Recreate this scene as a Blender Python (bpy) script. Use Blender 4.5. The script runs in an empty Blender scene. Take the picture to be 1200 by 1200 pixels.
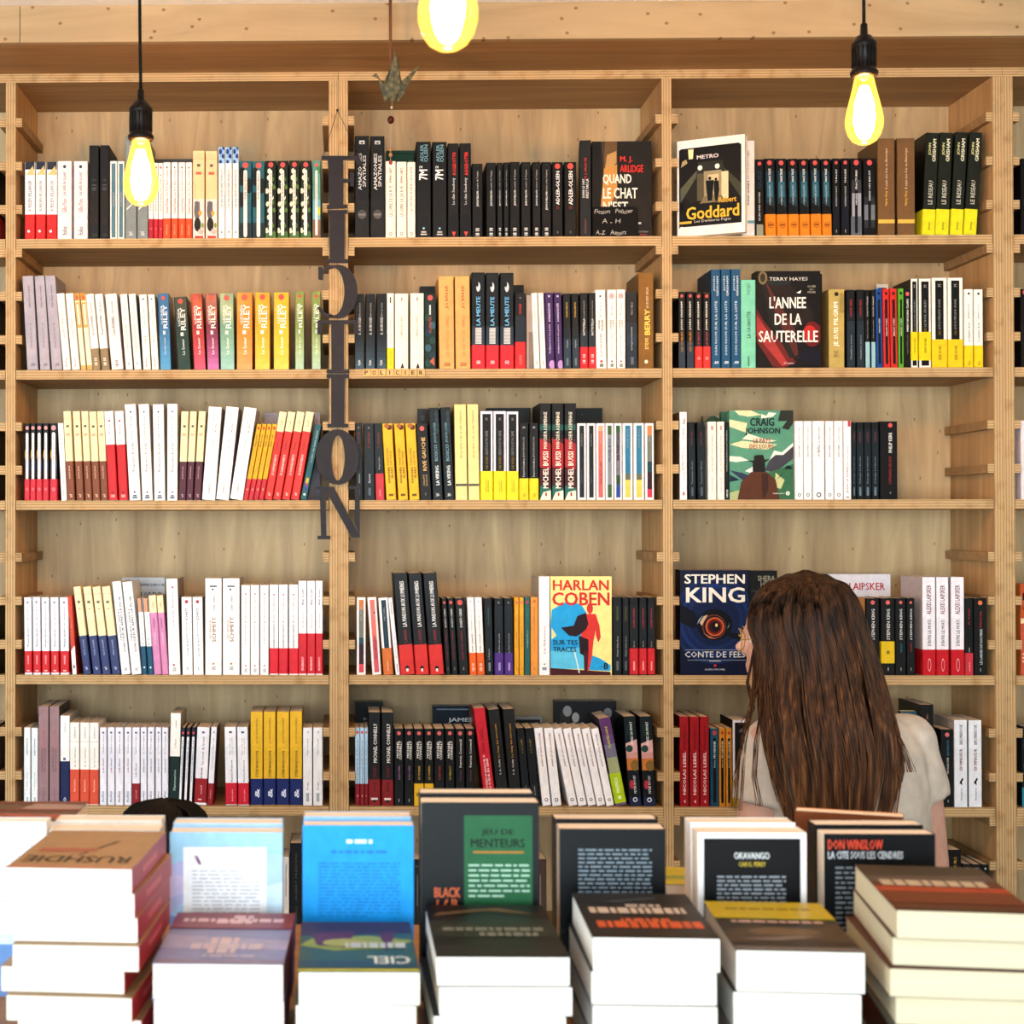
import bpy, bmesh, math, random
from mathutils import Matrix, Vector
import numpy as np
random.seed(7)
R_ = math.radians
SC = bpy.context.scene
COL = SC.collection

# ------------------------------------------------------------------ camera
FPX, CX, CY = 1902.67, 364.50, 597.34
YAW, PITCH, ROLL = R_(-1.14747), R_(0.58712), R_(-0.05915)
CAM = Vector((0.0, -3.8, 1.7))
_f = Vector((math.sin(YAW)*math.cos(PITCH), math.cos(YAW)*math.cos(PITCH), math.sin(PITCH)))
_r = Vector((math.cos(YAW), -math.sin(YAW), 0))
_u = _r.cross(_f)
_r, _u = math.cos(ROLL)*_r + math.sin(ROLL)*_u, -math.sin(ROLL)*_r + math.cos(ROLL)*_u
cd = bpy.data.cameras.new('camera'); cam = bpy.data.objects.new('camera', cd); COL.objects.link(cam)
m = Matrix((( _r.x, _u.x, -_f.x, CAM.x), (_r.y, _u.y, -_f.y, CAM.y), (_r.z, _u.z, -_f.z, CAM.z), (0, 0, 0, 1)))
cam.matrix_world = m
cd.sensor_width = 36; cd.sensor_fit = 'HORIZONTAL'; cd.lens = FPX/1200*36
cd.shift_x = (600-CX)/1200; cd.shift_y = -(600-CY)/1200
cd.clip_start = 0.05; cd.clip_end = 60
cd.dof.use_dof = True; cd.dof.focus_distance = 3.8; cd.dof.aperture_fstop = 9.5
SC.camera = cam

def at(x, y, Y):
    """the world point that a photograph pixel shows on the plane Y"""
    d = _f + (x-CX)/FPX*_r - (y-CY)/FPX*_u
    return CAM + d*((Y-CAM.y)/d.y)

# ------------------------------------------------------------------ world, light, exposure
w = bpy.data.worlds.new('world'); SC.world = w; w.use_nodes = True
bgn = w.node_tree.nodes['Background']; bgn.inputs[0].default_value = (0.75, 0.85, 1.0, 1); bgn.inputs[1].default_value = 0.35
SC.view_settings.view_transform = 'Standard'; SC.view_settings.look = 'None'
SC.view_settings.gamma = 1; SC.view_settings.use_curve_mapping = False
SC.view_settings.exposure = 0.0
def area(name, loc, rot, sx, sy, power, col):
    l = bpy.data.lights.new(name, 'AREA'); l.shape = 'RECTANGLE'; l.size = sx; l.size_y = sy
    l.energy = power; l.color = col
    o = bpy.data.objects.new(name, l); COL.objects.link(o); o.location = loc; o.rotation_euler = rot
    return o
# daylight entering through the shop window behind the camera (the area light fills the window opening)
area('window_daylight', (-0.9, -9.1, 1.55), (R_(90), 0, 0), 4.2, 2.3, 600, (0.80, 0.93, 1.0))
# daylight entering through the side window on the left
area('side_window_daylight', (-3.26, -4.0, 1.55), (R_(90), 0, R_(-90)), 2.3, 1.7, 95, (0.86, 0.95, 1.0))
# the row of ceiling lamps nearer the door, outside the frame
area('ceiling_lamp_glow', (0.2, -3.4, 2.80), (0, 0, 0), 3.0, 1.2, 5, (1.0, 0.75, 0.45))
FIL_E = 610.0            # radiance of the glowing filaments: they are the lamps' light

# ------------------------------------------------------------------ materials
def lin(h):
    if isinstance(h, str):
        h = h.lstrip('#'); v = [int(h[i:i+2], 16)/255 for i in (0, 2, 4)]
    else: v = h
    return tuple(c/12.92 if c <= 0.04045 else ((c+0.055)/1.055)**2.4 for c in v) + (1,)
MATS = {}
def newmat(name):
    mt = bpy.data.materials.new(name); mt.use_nodes = True
    nt = mt.node_tree; b = nt.nodes['Principled BSDF']
    return mt, nt, b
def nd(nt, t, **kw):
    n = nt.nodes.new(t)
    for k, v in kw.items(): setattr(n, k, v)
    return n
def mat(h, rough=0.45, var=0.06, spec=0.14):
    key = (h, rough, var, spec)
    if key in MATS: return MATS[key]
    mt, nt, b = newmat('print_'+h.lstrip('#'))
    c = lin(h); lum = max(c[:3]); k_ = min(1.0, 0.32+0.68*min(1, lum/0.45))    # printed inks absorb more than they seem to under glare
    c = tuple(x*k_*.97 for x in c[:3])+(1,)
    tc = nd(nt, 'ShaderNodeTexCoord'); nz = nd(nt, 'ShaderNodeTexNoise'); nz.inputs['Scale'].default_value = 60
    nt.links.new(tc.outputs['Object'], nz.inputs['Vector'])
    cr = nd(nt, 'ShaderNodeValToRGB')
    cr.color_ramp.elements[0].color = tuple(x*(1-var) for x in c[:3])+(1,); cr.color_ramp.elements[0].position = 0.35
    cr.color_ramp.elements[1].color = tuple(min(1, x*(1+var)) for x in c[:3])+(1,); cr.color_ramp.elements[1].position = 0.65
    nt.links.new(nz.outputs[0], cr.inputs[0]); nt.links.new(cr.outputs[0], b.inputs['Base Color'])
    b.inputs['Roughness'].default_value = rough
    b.inputs['Specular IOR Level'].default_value = spec
    MATS[key] = mt
    return mt

def wood(name, c0, c1, axis='x', scale=9.0, stretch=14, knots=0, kr=.06, rough=0.55, streak=0.0):
    mt, nt, b = newmat(name)
    tc = nd(nt, 'ShaderNodeTexCoord'); mp = nd(nt, 'ShaderNodeMapping')
    s = [stretch]*3; s['xyz'.index(axis)] = 1
    mp.inputs['Scale'].default_value = s
    nt.links.new(tc.outputs['Object'], mp.inputs['Vector'])
    n1 = nd(nt, 'ShaderNodeTexNoise'); n1.inputs['Scale'].default_value = scale*0.25; n1.inputs['Detail'].default_value = 6; n1.inputs['Roughness'].default_value = 0.62; n1.inputs['Distortion'].default_value = 0.7
    nt.links.new(mp.outputs[0], n1.inputs['Vector'])
    cr = nd(nt, 'ShaderNodeValToRGB')
    cr.color_ramp.elements[0].position = 0.32; cr.color_ramp.elements[0].color = lin(c0)
    cr.color_ramp.elements[1].position = 0.68; cr.color_ramp.elements[1].color = lin(c1)
    nt.links.new(n1.outputs[0], cr.inputs[0])
    out = cr.outputs[0]
    n2 = nd(nt, 'ShaderNodeTexNoise'); n2.inputs['Scale'].default_value = 1.6; n2.inputs['Detail'].default_value = 3
    mp2 = nd(nt, 'ShaderNodeMapping'); s2 = [3.0]*3; s2['xyz'.index(axis)] = 1; mp2.inputs['Scale'].default_value = s2
    nt.links.new(tc.outputs['Object'], mp2.inputs['Vector']); nt.links.new(mp2.outputs[0], n2.inputs['Vector'])
    mx = nd(nt, 'ShaderNodeMix', data_type='RGBA', blend_type='MULTIPLY'); mx.inputs['Factor'].default_value = 0.45
    cr2 = nd(nt, 'ShaderNodeValToRGB'); cr2.color_ramp.elements[0].color = (0.62, 0.55, 0.47, 1); cr2.color_ramp.elements[0].position = 0.3
    cr2.color_ramp.elements[1].color = (1, 1, 1, 1); cr2.color_ramp.elements[1].position = 0.62
    nt.links.new(n2.outputs[0], cr2.inputs[0])
    nt.links.new(out, mx.inputs['A']); nt.links.new(cr2.outputs[0], mx.inputs['B']); out = mx.outputs['Result']
    if knots:
        vo = nd(nt, 'ShaderNodeTexVoronoi', voronoi_dimensions='2D'); vo.inputs['Scale'].default_value = knots
        sx = nd(nt, 'ShaderNodeSeparateXYZ'); nt.links.new(tc.outputs['Object'], sx.inputs[0]); cx_ = nd(nt, 'ShaderNodeCombineXYZ')
        nt.links.new(sx.outputs[0], cx_.inputs[0]); nt.links.new(sx.outputs[2], cx_.inputs[1])
        mp3 = nd(nt, 'ShaderNodeMapping'); nt.links.new(cx_.outputs[0], mp3.inputs['Vector'])
        mp3.inputs['Scale'].default_value = (1.0, 0.45, 1.0) if axis == 'z' else (0.8, 1.0, 1.0)
        nt.links.new(mp3.outputs[0], vo.inputs['Vector'])
        cr3 = nd(nt, 'ShaderNodeValToRGB')
        cr3.color_ramp.elements[0].position = kr*.5; cr3.color_ramp.elements[0].color = (0.42, 0.26, 0.14, 1)
        cr3.color_ramp.elements[1].position = kr; cr3.color_ramp.elements[1].color = (1, 1, 1, 1)
        nt.links.new(vo.outputs['Distance'], cr3.inputs[0])
        mx3 = nd(nt, 'ShaderNodeMix', data_type='RGBA', blend_type='MULTIPLY'); mx3.inputs['Factor'].default_value = 0.85
        nt.links.new(out, mx3.inputs['A']); nt.links.new(cr3.outputs[0], mx3.inputs['B']); out = mx3.outputs['Result']
    nt.links.new(out, b.inputs['Base Color']); b.inputs['Roughness'].default_value = rough
    b.inputs['Specular IOR Level'].default_value = 0.3
    return mt

def ply_edge(name, axis, period=0.0062):
    mt, nt, b = newmat(name)
    tc = nd(nt, 'ShaderNodeTexCoord'); sp = nd(nt, 'ShaderNodeSeparateXYZ'); nt.links.new(tc.outputs['Object'], sp.inputs[0])
    nz = nd(nt, 'ShaderNodeTexNoise'); nz.inputs['Scale'].default_value = 14; nt.links.new(tc.outputs['Object'], nz.inputs['Vector'])
    md = nd(nt, 'ShaderNodeMath', operation='MULTIPLY'); md.inputs[1].default_value = 1/period
    nt.links.new(sp.outputs['XYZ'.index(axis)], md.inputs[0])
    ad = nd(nt, 'ShaderNodeMath', operation='MULTIPLY_ADD'); ad.inputs[1].default_value = 0.25
    nt.links.new(nz.outputs[0], ad.inputs[0]); nt.links.new(md.outputs[0], ad.inputs[2])
    fr = nd(nt, 'ShaderNodeMath', operation='FRACT'); nt.links.new(ad.outputs[0], fr.inputs[0])
    cr = nd(nt, 'ShaderNodeValToRGB'); e = cr.color_ramp.elements
    e[0].position = 0.0; e[0].color = lin('b7986c'); e[1].position = 1.0; e[1].color = lin('bc9d72')
    for p_, c_ in ((0.42, 'c8a97c'), (0.52, '82623e'), (0.62, 'a08056'), (0.90, 'ac8c60')):
        k = e.new(p_); k.color = lin(c_)
    nt.links.new(fr.outputs[0], cr.inputs[0])
    n3 = nd(nt, 'ShaderNodeTexNoise'); n3.inputs['Scale'].default_value = 26; n3.inputs['Detail'].default_value = 4
    nt.links.new(tc.outputs['Object'], n3.inputs['Vector'])
    c3 = nd(nt, 'ShaderNodeValToRGB'); c3.color_ramp.elements[0].position = 0.28; c3.color_ramp.elements[0].color = (0.6, 0.5, 0.4, 1)
    c3.color_ramp.elements[1].position = 0.48; c3.color_ramp.elements[1].color = (1, 1, 1, 1)
    nt.links.new(n3.outputs[0], c3.inputs[0])
    mx = nd(nt, 'ShaderNodeMix', data_type='RGBA', blend_type='MULTIPLY'); mx.inputs['Factor'].default_value = 0.7
    nt.links.new(cr.outputs[0], mx.inputs['A']); nt.links.new(c3.outputs[0], mx.inputs['B'])
    nt.links.new(mx.outputs['Result'], b.inputs['Base Color']); b.inputs['Roughness'].default_value = 0.7
    b.inputs['Specular IOR Level'].default_value = 0.2
    return mt

W_SHELF = wood('plywood_shelf_face', '8c6a44', 'ac8a5e', 'x')
W_UP = wood('plywood_upright_face', 'ae8658', 'cda876', 'z')
W_BACK = wood('plywood_back_panel', '9c805a', 'c8ac80', 'z', scale=7, stretch=9, knots=15, kr=.034)
W_FASCIA = wood('plywood_fascia', '988260', 'b09a76', 'x', scale=6, stretch=8, knots=15, kr=.065)
W_TABLE = wood('table_wood', '8a6038', 'b08252', 'x')
PLY_Z = ply_edge('plywood_edge_layers_horizontal', 'Z')
PLY_X = ply_edge('plywood_edge_layers_vertical', 'X')

def paper_mat(name, c, axis):
    mt, nt, b = newmat(name)
    tc = nd(nt, 'ShaderNodeTexCoord'); mp = nd(nt, 'ShaderNodeMapping'); s = [2]*3; s['xyz'.index(axis)] = 900
    mp.inputs['Scale'].default_value = s; nt.links.new(tc.outputs['Object'], mp.inputs[0])
    nz = nd(nt, 'ShaderNodeTexNoise'); nz.inputs['Scale'].default_value = 1.0; nz.inputs['Detail'].default_value = 2
    nt.links.new(mp.outputs[0], nz.inputs['Vector'])
    cr = nd(nt, 'ShaderNodeValToRGB'); k = lin(c)
    cr.color_ramp.elements[0].position = .3; cr.color_ramp.elements[0].color = tuple(x*.86 for x in k[:3])+(1,)
    cr.color_ramp.elements[1].position = .6; cr.color_ramp.elements[1].color = k
    nt.links.new(nz.outputs[0], cr.inputs[0]); nt.links.new(cr.outputs[0], b.inputs['Base Color'])
    b.inputs['Roughness'].default_value = 0.85; b.inputs['Specular IOR Level'].default_value = 0.15
    return mt
PAGES_X = paper_mat('page_edges_spine', 'e2d2b8', 'x')       # upright books: leaves stacked along x
PAGES_Y = paper_mat('page_edges_cover', 'efe0cc', 'y')       # face-out books: leaves stacked along y
PAGES_W = paper_mat('page_edges_white', 'f4efe4', 'y')
PAGES_C = paper_mat('page_edges_cream', 'cfc5a6', 'y')

# ------------------------------------------------------------------ mesh helpers
class MB:
    def __init__(s): s.bm = bmesh.new(); s.mats = []
    def mi(s, mt):
        if mt not in s.mats: s.mats.append(mt)
        return s.mats.index(mt)
    def face(s, pts, mt):
        vs = [s.bm.verts.new(p) for p in pts]
        f = s.bm.faces.new(vs); f.material_index = s.mi(mt); return f
    def box(s, x0, x1, y0, y1, z0, z1, mt, front=None, sides=None):
        v = [s.bm.verts.new(p) for p in ((x0,y0,z0),(x1,y0,z0),(x1,y1,z0),(x0,y1,z0),(x0,y0,z1),(x1,y0,z1),(x1,y1,z1),(x0,y1,z1))]
        for k, idx in enumerate(((0,1,5,4),(1,2,6,5),(2,3,7,6),(3,0,4,7),(4,5,6,7),(3,2,1,0))):
            f = s.bm.faces.new([v[i] for i in idx]); f.material_index = s.mi(front if (k == 0 and front) else mt)
    def prism(s, poly, z0, z1, mt):          # poly in xy, ccw
        a = [s.bm.verts.new((x, y, z0)) for x, y in poly]; b = [s.bm.verts.new((x, y, z1)) for x, y in poly]
        n = len(poly); i_ = s.mi(mt)
        for k in range(n):
            f = s.bm.faces.new((a[k], a[(k+1) % n], b[(k+1) % n], b[k])); f.material_index = i_
        f = s.bm.faces.new(b); f.material_index = i_
        f = s.bm.faces.new(a[::-1]); f.material_index = i_
    def xzprism(s, poly, y0, y1, mt):        # poly in xz
        a = [s.bm.verts.new((x, y0, z)) for x, z in poly]; b = [s.bm.verts.new((x, y1, z)) for x, z in poly]
        n = len(poly); i_ = s.mi(mt)
        for k in range(n):
            f = s.bm.faces.new((a[k], b[k], b[(k+1) % n], a[(k+1) % n])); f.material_index = i_
        f = s.bm.faces.new(a); f.material_index = i_
        f = s.bm.faces.new(b[::-1]); f.material_index = i_
    def tube(s, pts, rad, mt, n=6, cap=True):
        rings = []; i_ = s.mi(mt)
        for k, p in enumerate(pts):
            p = Vector(p); a = Vector(pts[max(0, k-1)]); b = Vector(pts[min(len(pts)-1, k+1)])
            t = (b-a).normalized(); up = Vector((0, 0, 1)) if abs(t.z) < .9 else Vector((1, 0, 0))
            x = t.cross(up).normalized(); y = t.cross(x)
            r = rad[k] if isinstance(rad, (list, tuple)) else rad
            rings.append([s.bm.verts.new(p + r*(math.cos(q)*x+math.sin(q)*y)) for q in [2*math.pi*j/n for j in range(n)]])
        for k in range(len(rings)-1):
            for j in range(n):
                f = s.bm.faces.new((rings[k][j], rings[k][(j+1) % n], rings[k+1][(j+1) % n], rings[k+1][j])); f.material_index = i_; f.smooth = True
        if cap:
            for rg in (rings[0], rings[-1][::-1]):
                f = s.bm.faces.new(rg); f.material_index = i_
    def lathe(s, prof, c, mt, n=24):         # prof (r,z)
        i_ = s.mi(mt); rings = []
        for r, z in prof:
            rings.append([s.bm.verts.new((c[0]+r*math.cos(2*math.pi*j/n), c[1]+r*math.sin(2*math.pi*j/n), c[2]+z)) for j in range(n)])
        for k in range(len(rings)-1):
            for j in range(n):
                f = s.bm.faces.new((rings[k][j], rings[k][(j+1) % n], rings[k+1][(j+1) % n], rings[k+1][j])); f.material_index = i_; f.smooth = True
        for rg in (rings[0], rings[-1]):
            f = s.bm.faces.new(rg); f.material_index = i_
    def loft(s, secs, mt, n=24):             # secs: (cx,cy,cz,rx,ry)
        i_ = s.mi(mt); rings = []
        for cx, cy, cz, rx, ry in secs:
            rings.append([s.bm.verts.new((cx+rx*math.cos(2*math.pi*j/n), cy+ry*math.sin(2*math.pi*j/n), cz)) for j in range(n)])
        for k in range(len(rings)-1):
            for j in range(n):
                f = s.bm.faces.new((rings[k][j], rings[k][(j+1) % n], rings[k+1][(j+1) % n], rings[k+1][j])); f.material_index = i_; f.smooth = True
        for rg in (rings[0], rings[-1]):
            f = s.bm.faces.new(rg); f.material_index = i_
    def ball(s, c, r, mt, n=16, mtx=None):
        r = (r, r, r) if not isinstance(r, (tuple, list)) else r
        i_ = s.mi(mt)
        g = bmesh.ops.create_uvsphere(s.bm, u_segments=n, v_segments=max(6, n//2), radius=1.0)
        M = Matrix.Translation(c) @ (mtx or Matrix.Identity(4)) @ Matrix.Diagonal((r[0], r[1], r[2], 1))
        bmesh.ops.transform(s.bm, matrix=M, verts=g['verts'])
        for f in {f for v in g['verts'] for f in v.link_faces}: f.material_index = i_; f.smooth = True
    def mesh(s, name, fix=True):
        if fix: bmesh.ops.recalc_face_normals(s.bm, faces=s.bm.faces)
        me = bpy.data.meshes.new(name); s.bm.to_mesh(me); s.bm.free()
        for mt in s.mats: me.materials.append(mt)
        return me
def obj(name, data, parent=None, loc=(0, 0, 0), rot=(0, 0, 0)):
    if isinstance(data, MB): data = data.mesh(name)
    o = bpy.data.objects.new(name, data); COL.objects.link(o)
    o.parent = parent; o.location = loc; o.rotation_euler = rot
    return o
LABELS = {}
def tag(o, label, cat, group=None, kind=None):
    n = len(label.replace(',', '').split())
    if label in LABELS or not 4 <= n <= 16: print('LABEL?', n, label)
    LABELS[label] = o
    o['label'] = label; o['category'] = cat
    if group: o['group'] = group
    if kind: o['kind'] = kind
    return o
def thing(name, label, cat, loc=(0, 0, 0), rot=(0, 0, 0), group=None):
    o = obj(name, None, None, loc, rot); o.empty_display_size = .05
    return tag(o, label, cat, group)
def struct(name, mb):
    o = obj(name, mb); o['kind'] = 'structure'; o['label'] = STRUCT.get(name, name.replace('_', ' ')); return o
STRUCT = {}

# lettering: normalised outline of a line of text, cached
GLYPH = {}
def glyphs(txt, bold=0.0):
    k = (txt, bold)
    if k in GLYPH: return GLYPH[k]
    cu = bpy.data.curves.new('lettering', 'FONT'); cu.body = txt; cu.resolution_u = 1 if len(txt) > 8 else 2
    cu.fill_mode = 'FRONT'; cu.dimensions = '2D'
    ob = bpy.data.objects.new('lettering', cu)
    me = bpy.data.meshes.new_from_object(ob)
    vs = [(v.co.x, v.co.y) for v in me.vertices]; fs = [tuple(p.vertices) for p in me.polygons]
    bpy.data.objects.remove(ob); bpy.data.curves.remove(cu); bpy.data.meshes.remove(me)
    if not bold: vs = [(x, y, 0.0) for x, y in vs]
    else:                                 # heavier strokes: the outline laid down again a little to the sides
        n = len(vs); sh = [(-bold, bold*.4), (bold, -bold*.4)] if len(txt) > 7 else [(-bold, bold*.5), (bold, bold*.5), (-bold, -bold*.5), (bold, -bold*.5)]
        vs, fs = [(x+a, y+b, k*.22) for k, (a, b) in enumerate(sh) for x, y in vs], [tuple(i+n*k for i in f) for k in range(len(sh)) for f in fs]
    x0 = min(v[0] for v in vs); x1 = max(v[0] for v in vs); y0 = min(v[1] for v in vs); y1 = max(v[1] for v in vs)
    vs = [((x-x0)/(x1-x0 or 1), (y-y0)/(y1-y0 or 1), k) for x, y, k in vs]
    GLYPH[k] = (vs, fs); return GLYPH[k]

def draw(mb, items, P, lay0=1):
    """printed matter on a face: P(u,v,layer)->point; later items lie on top"""
    lay = lay0; cl = lambda x: min(1.0, max(0.0, x))
    for it in items:
        k = it[0]
        if k == 'q': _, u0, u1, v0, v1, c = it; mb.face([P(u0,v0,lay), P(u1,v0,lay), P(u1,v1,lay), P(u0,v1,lay)], mat(c))
        elif k == 'p': mb.face([P(cl(u), cl(v), lay) for u, v in it[1]], mat(it[2]))
        elif k == 'e':
            _, u, v, ru, rv, c = it
            mb.face([P(cl(u+ru*math.cos(2*math.pi*j/20)), cl(v+rv*math.sin(2*math.pi*j/20)), lay) for j in range(20)], mat(c))
        elif k in 'tTuUdD':                   # t across, u reading upward, d reading downward; capitals are bold
            _, txt, u0, u1, v0, v1, c = it
            vs, fs = glyphs(txt, 0.022 if k.isupper() else 0.009)
            kk = k.lower()
            if kk == 't': pv = [P(u0+a*(u1-u0), v0+b*(v1-v0), lay+e) for a, b, e in vs]
            elif kk == 'u': pv = [P(u1-b*(u1-u0), v0+a*(v1-v0), lay+e) for a, b, e in vs]
            else: pv = [P(u0+b*(u1-u0), v1-a*(v1-v0), lay+e) for a, b, e in vs]
            bv = [mb.bm.verts.new(p) for p in pv]; i_ = mb.mi(mat(c))
            for f in fs:
                try: ff = mb.bm.faces.new([bv[i] for i in f]); ff.material_index = i_
                except ValueError: pass
        lay += 1

# ------------------------------------------------------------------ shelf geometry (metres)
S_TOP = [2.3769, 2.0683, 1.7611, 1.3521, 1.0465, 0.7400, 0.4330, 0.1260]
TH = 0.0220
CLEAT0, CPITCH = 2.3445, 0.10232
DEPTH = 0.2735
TP0, TP1 = 2.7459, 2.7704
POST = [-0.7943, -0.7709, -0.0338, 0.0116, 0.7446, 0.7671, 1.5107, 1.5582]

# ------------------------------------------------------------------ room
ROOM = dict(x0=-3.3, x1=3.6, y0=-9.2, y1=0.33, h=2.847)
WALLM = mat('e6e0d6', 0.8, 0.03, 0.2); CEILM = mat('e6edf4', 0.85, 0.02, 0.2)
STRUCT.update(floor='grey-brown shop floor', ceiling='white ceiling above the bookcases', wall_back='wall behind the bookcases',
              trim_1='pale plywood fascia and soffit above the bookcases')
r = ROOM
mb = MB(); mb.box(r['x0'], r['x1'], r['y0'], r['y1'], -.05, 0, wood('floor_boards', '6f5a45', '8b735a', 'y')); struct('floor', mb)
mb = MB(); mb.box(r['x0'], r['x1'], r['y0'], r['y1'], r['h'], r['h']+.05, CEILM); struct('ceiling', mb)
mb = MB(); mb.box(r['x0'], r['x1'], r['y1'], r['y1']+.08, 0, r['h'], WALLM); struct('wall_back', mb)
mb = MB()                                        # left wall with the side window's opening
for ya, yb, za, zb_ in ((r['y0'], -5.2, 0, r['h']), (-2.8, r['y1'], 0, r['h']), (-5.2, -2.8, 0, .65), (-5.2, -2.8, 2.45, r['h'])): mb.box(r['x0']-.08, r['x0'], ya, yb, za, zb_, WALLM)
struct('wall_left', mb)
mb = MB(); DK = mat('3a3a3c', 0.5)
for a, b in ((-5.2, -5.15), (-4.02, -3.98), (-2.85, -2.8)): mb.box(r['x0']-.07, r['x0']-.02, a, b, .65, 2.45, DK)
for a, b in ((.65, .7), (2.4, 2.45)): mb.box(r['x0']-.07, r['x0']-.02, -5.2, -2.8, a, b, DK)
struct('window_2', mb)
mb = MB(); mb.box(r['x1'], r['x1']+.08, r['y0'], r['y1'], 0, r['h'], WALLM); struct('wall_right', mb)
mb = MB()                                        # street wall with the shop window's opening
wx0, wx1, wz0, wz1 = -3.05, 1.25, .38, 2.72
mb.box(r['x0'], wx0, r['y0']-.1, r['y0'], 0, r['h'], WALLM); mb.box(wx1, r['x1'], r['y0']-.1, r['y0'], 0, r['h'], WALLM)
mb.box(wx0, wx1, r['y0']-.1, r['y0'], 0, wz0, WALLM); mb.box(wx0, wx1, r['y0']-.1, r['y0'], wz1, r['h'], WALLM)
struct('wall_front', mb)
mb = MB(); DK = mat('3a3a3c', 0.5)
for a, b in ((wx0, wx0+.05), (wx1-.05, wx1), (-.92, -.87)): mb.box(a, b, r['y0']-.08, r['y0']-.03, wz0, wz1, DK)
mb.box(wx0, wx1, r['y0']-.08, r['y0']-.03, wz0, wz0+.05, DK); mb.box(wx0, wx1, r['y0']-.08, r['y0']-.03, wz1-.05, wz1, DK)
struct('window_1', mb)
# fascia board and soffit above the bookcases
FY = -0.25
zf = at(200, 48.6, FY).z
mb = MB()
joint = at(23.5, 30, FY).x
mb.box(r['x0'], joint-.0008, FY, FY+.018, zf, r['h'], W_FASCIA); mb.box(joint+.0008, r['x1'], FY, FY+.018, zf, r['h'], W_FASCIA)
W_SOF = wood('plywood_soffit', '8c6840', 'a68054', 'x')
mb.box(r['x0'], r['x1'], FY+.018, r['y1'], zf+.0005, zf+.019, W_SOF)
struct('trim_1', mb)

# ------------------------------------------------------------------ bookcases
def bookcase(label, x0, x1, posts, left_open=False):
    """posts: list of (x0,x1) uprights; shelves run between them"""
    t = thing('bookcase', label, 'bookcase', (x0, 0, 0), group='plywood bookcases along the wall')
    L = lambda x: x-x0
    mb = MB(); mb.box(0, L(x1), DEPTH, DEPTH+.012, .02, TP0, W_BACK); obj('back_panel', mb, t)
    mb = MB(); mb.box(0, L(x1), 0, DEPTH+.012, TP0, TP1, W_SHELF, front=PLY_Z); obj('top_panel', mb, t)
    for a, b in posts:
        mb = MB(); mb.box(L(a), L(b), 0, DEPTH-.0005, 0, TP0-.0003, W_UP, front=PLY_X); obj('upright', mb, t)
    for (a, b), (c, d) in zip(posts[:-1], posts[1:]):
        for z in S_TOP:
            mb = MB(); mb.box(L(b)+.0012, L(c)-.0012, 0.0008, DEPTH-.001, z-TH, z, W_SHELF, front=PLY_Z); obj('shelf', mb, t)
        for k in range(-3, 19):
            z = CLEAT0-k*CPITCH
            for xa, xb in ((b+.0003, b+.0147), (c-.0147, c-.0003)):
                if any(z-.0103 < s and z+.0103 > s-TH+.001 for s in S_TOP): continue
                mb = MB(); mb.box(L(xa), L(xb), 0.0005, DEPTH-.004, z-.0103, z+.0103, W_SHELF, front=PLY_Z)
                obj('cleat', mb, t)
    return t
seam1 = (POST[2]+POST[3])/2; seam2 = (POST[6]+POST[7])/2; T_ = .0235
bookcase('birch plywood bookcase on the left, holding the bay left of the dark hanging letters', -1.58, seam1-.0004,
         [(-1.58, -1.58+T_), (POST[0], POST[1]), (POST[2], seam1-.0004)])
bookcase('two-bay birch plywood bookcase in the middle, right of the dark hanging letters', seam1+.0004, seam2-.0004,
         [(seam1+.0004, POST[3]), (POST[4], POST[5]), (POST[6], seam2-.0004)])
bookcase('plywood bookcase cut off by the right edge of the photo', seam2+.0004, 2.34,
         [(seam2+.0004, POST[7]), (2.34-T_, 2.34)])

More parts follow.
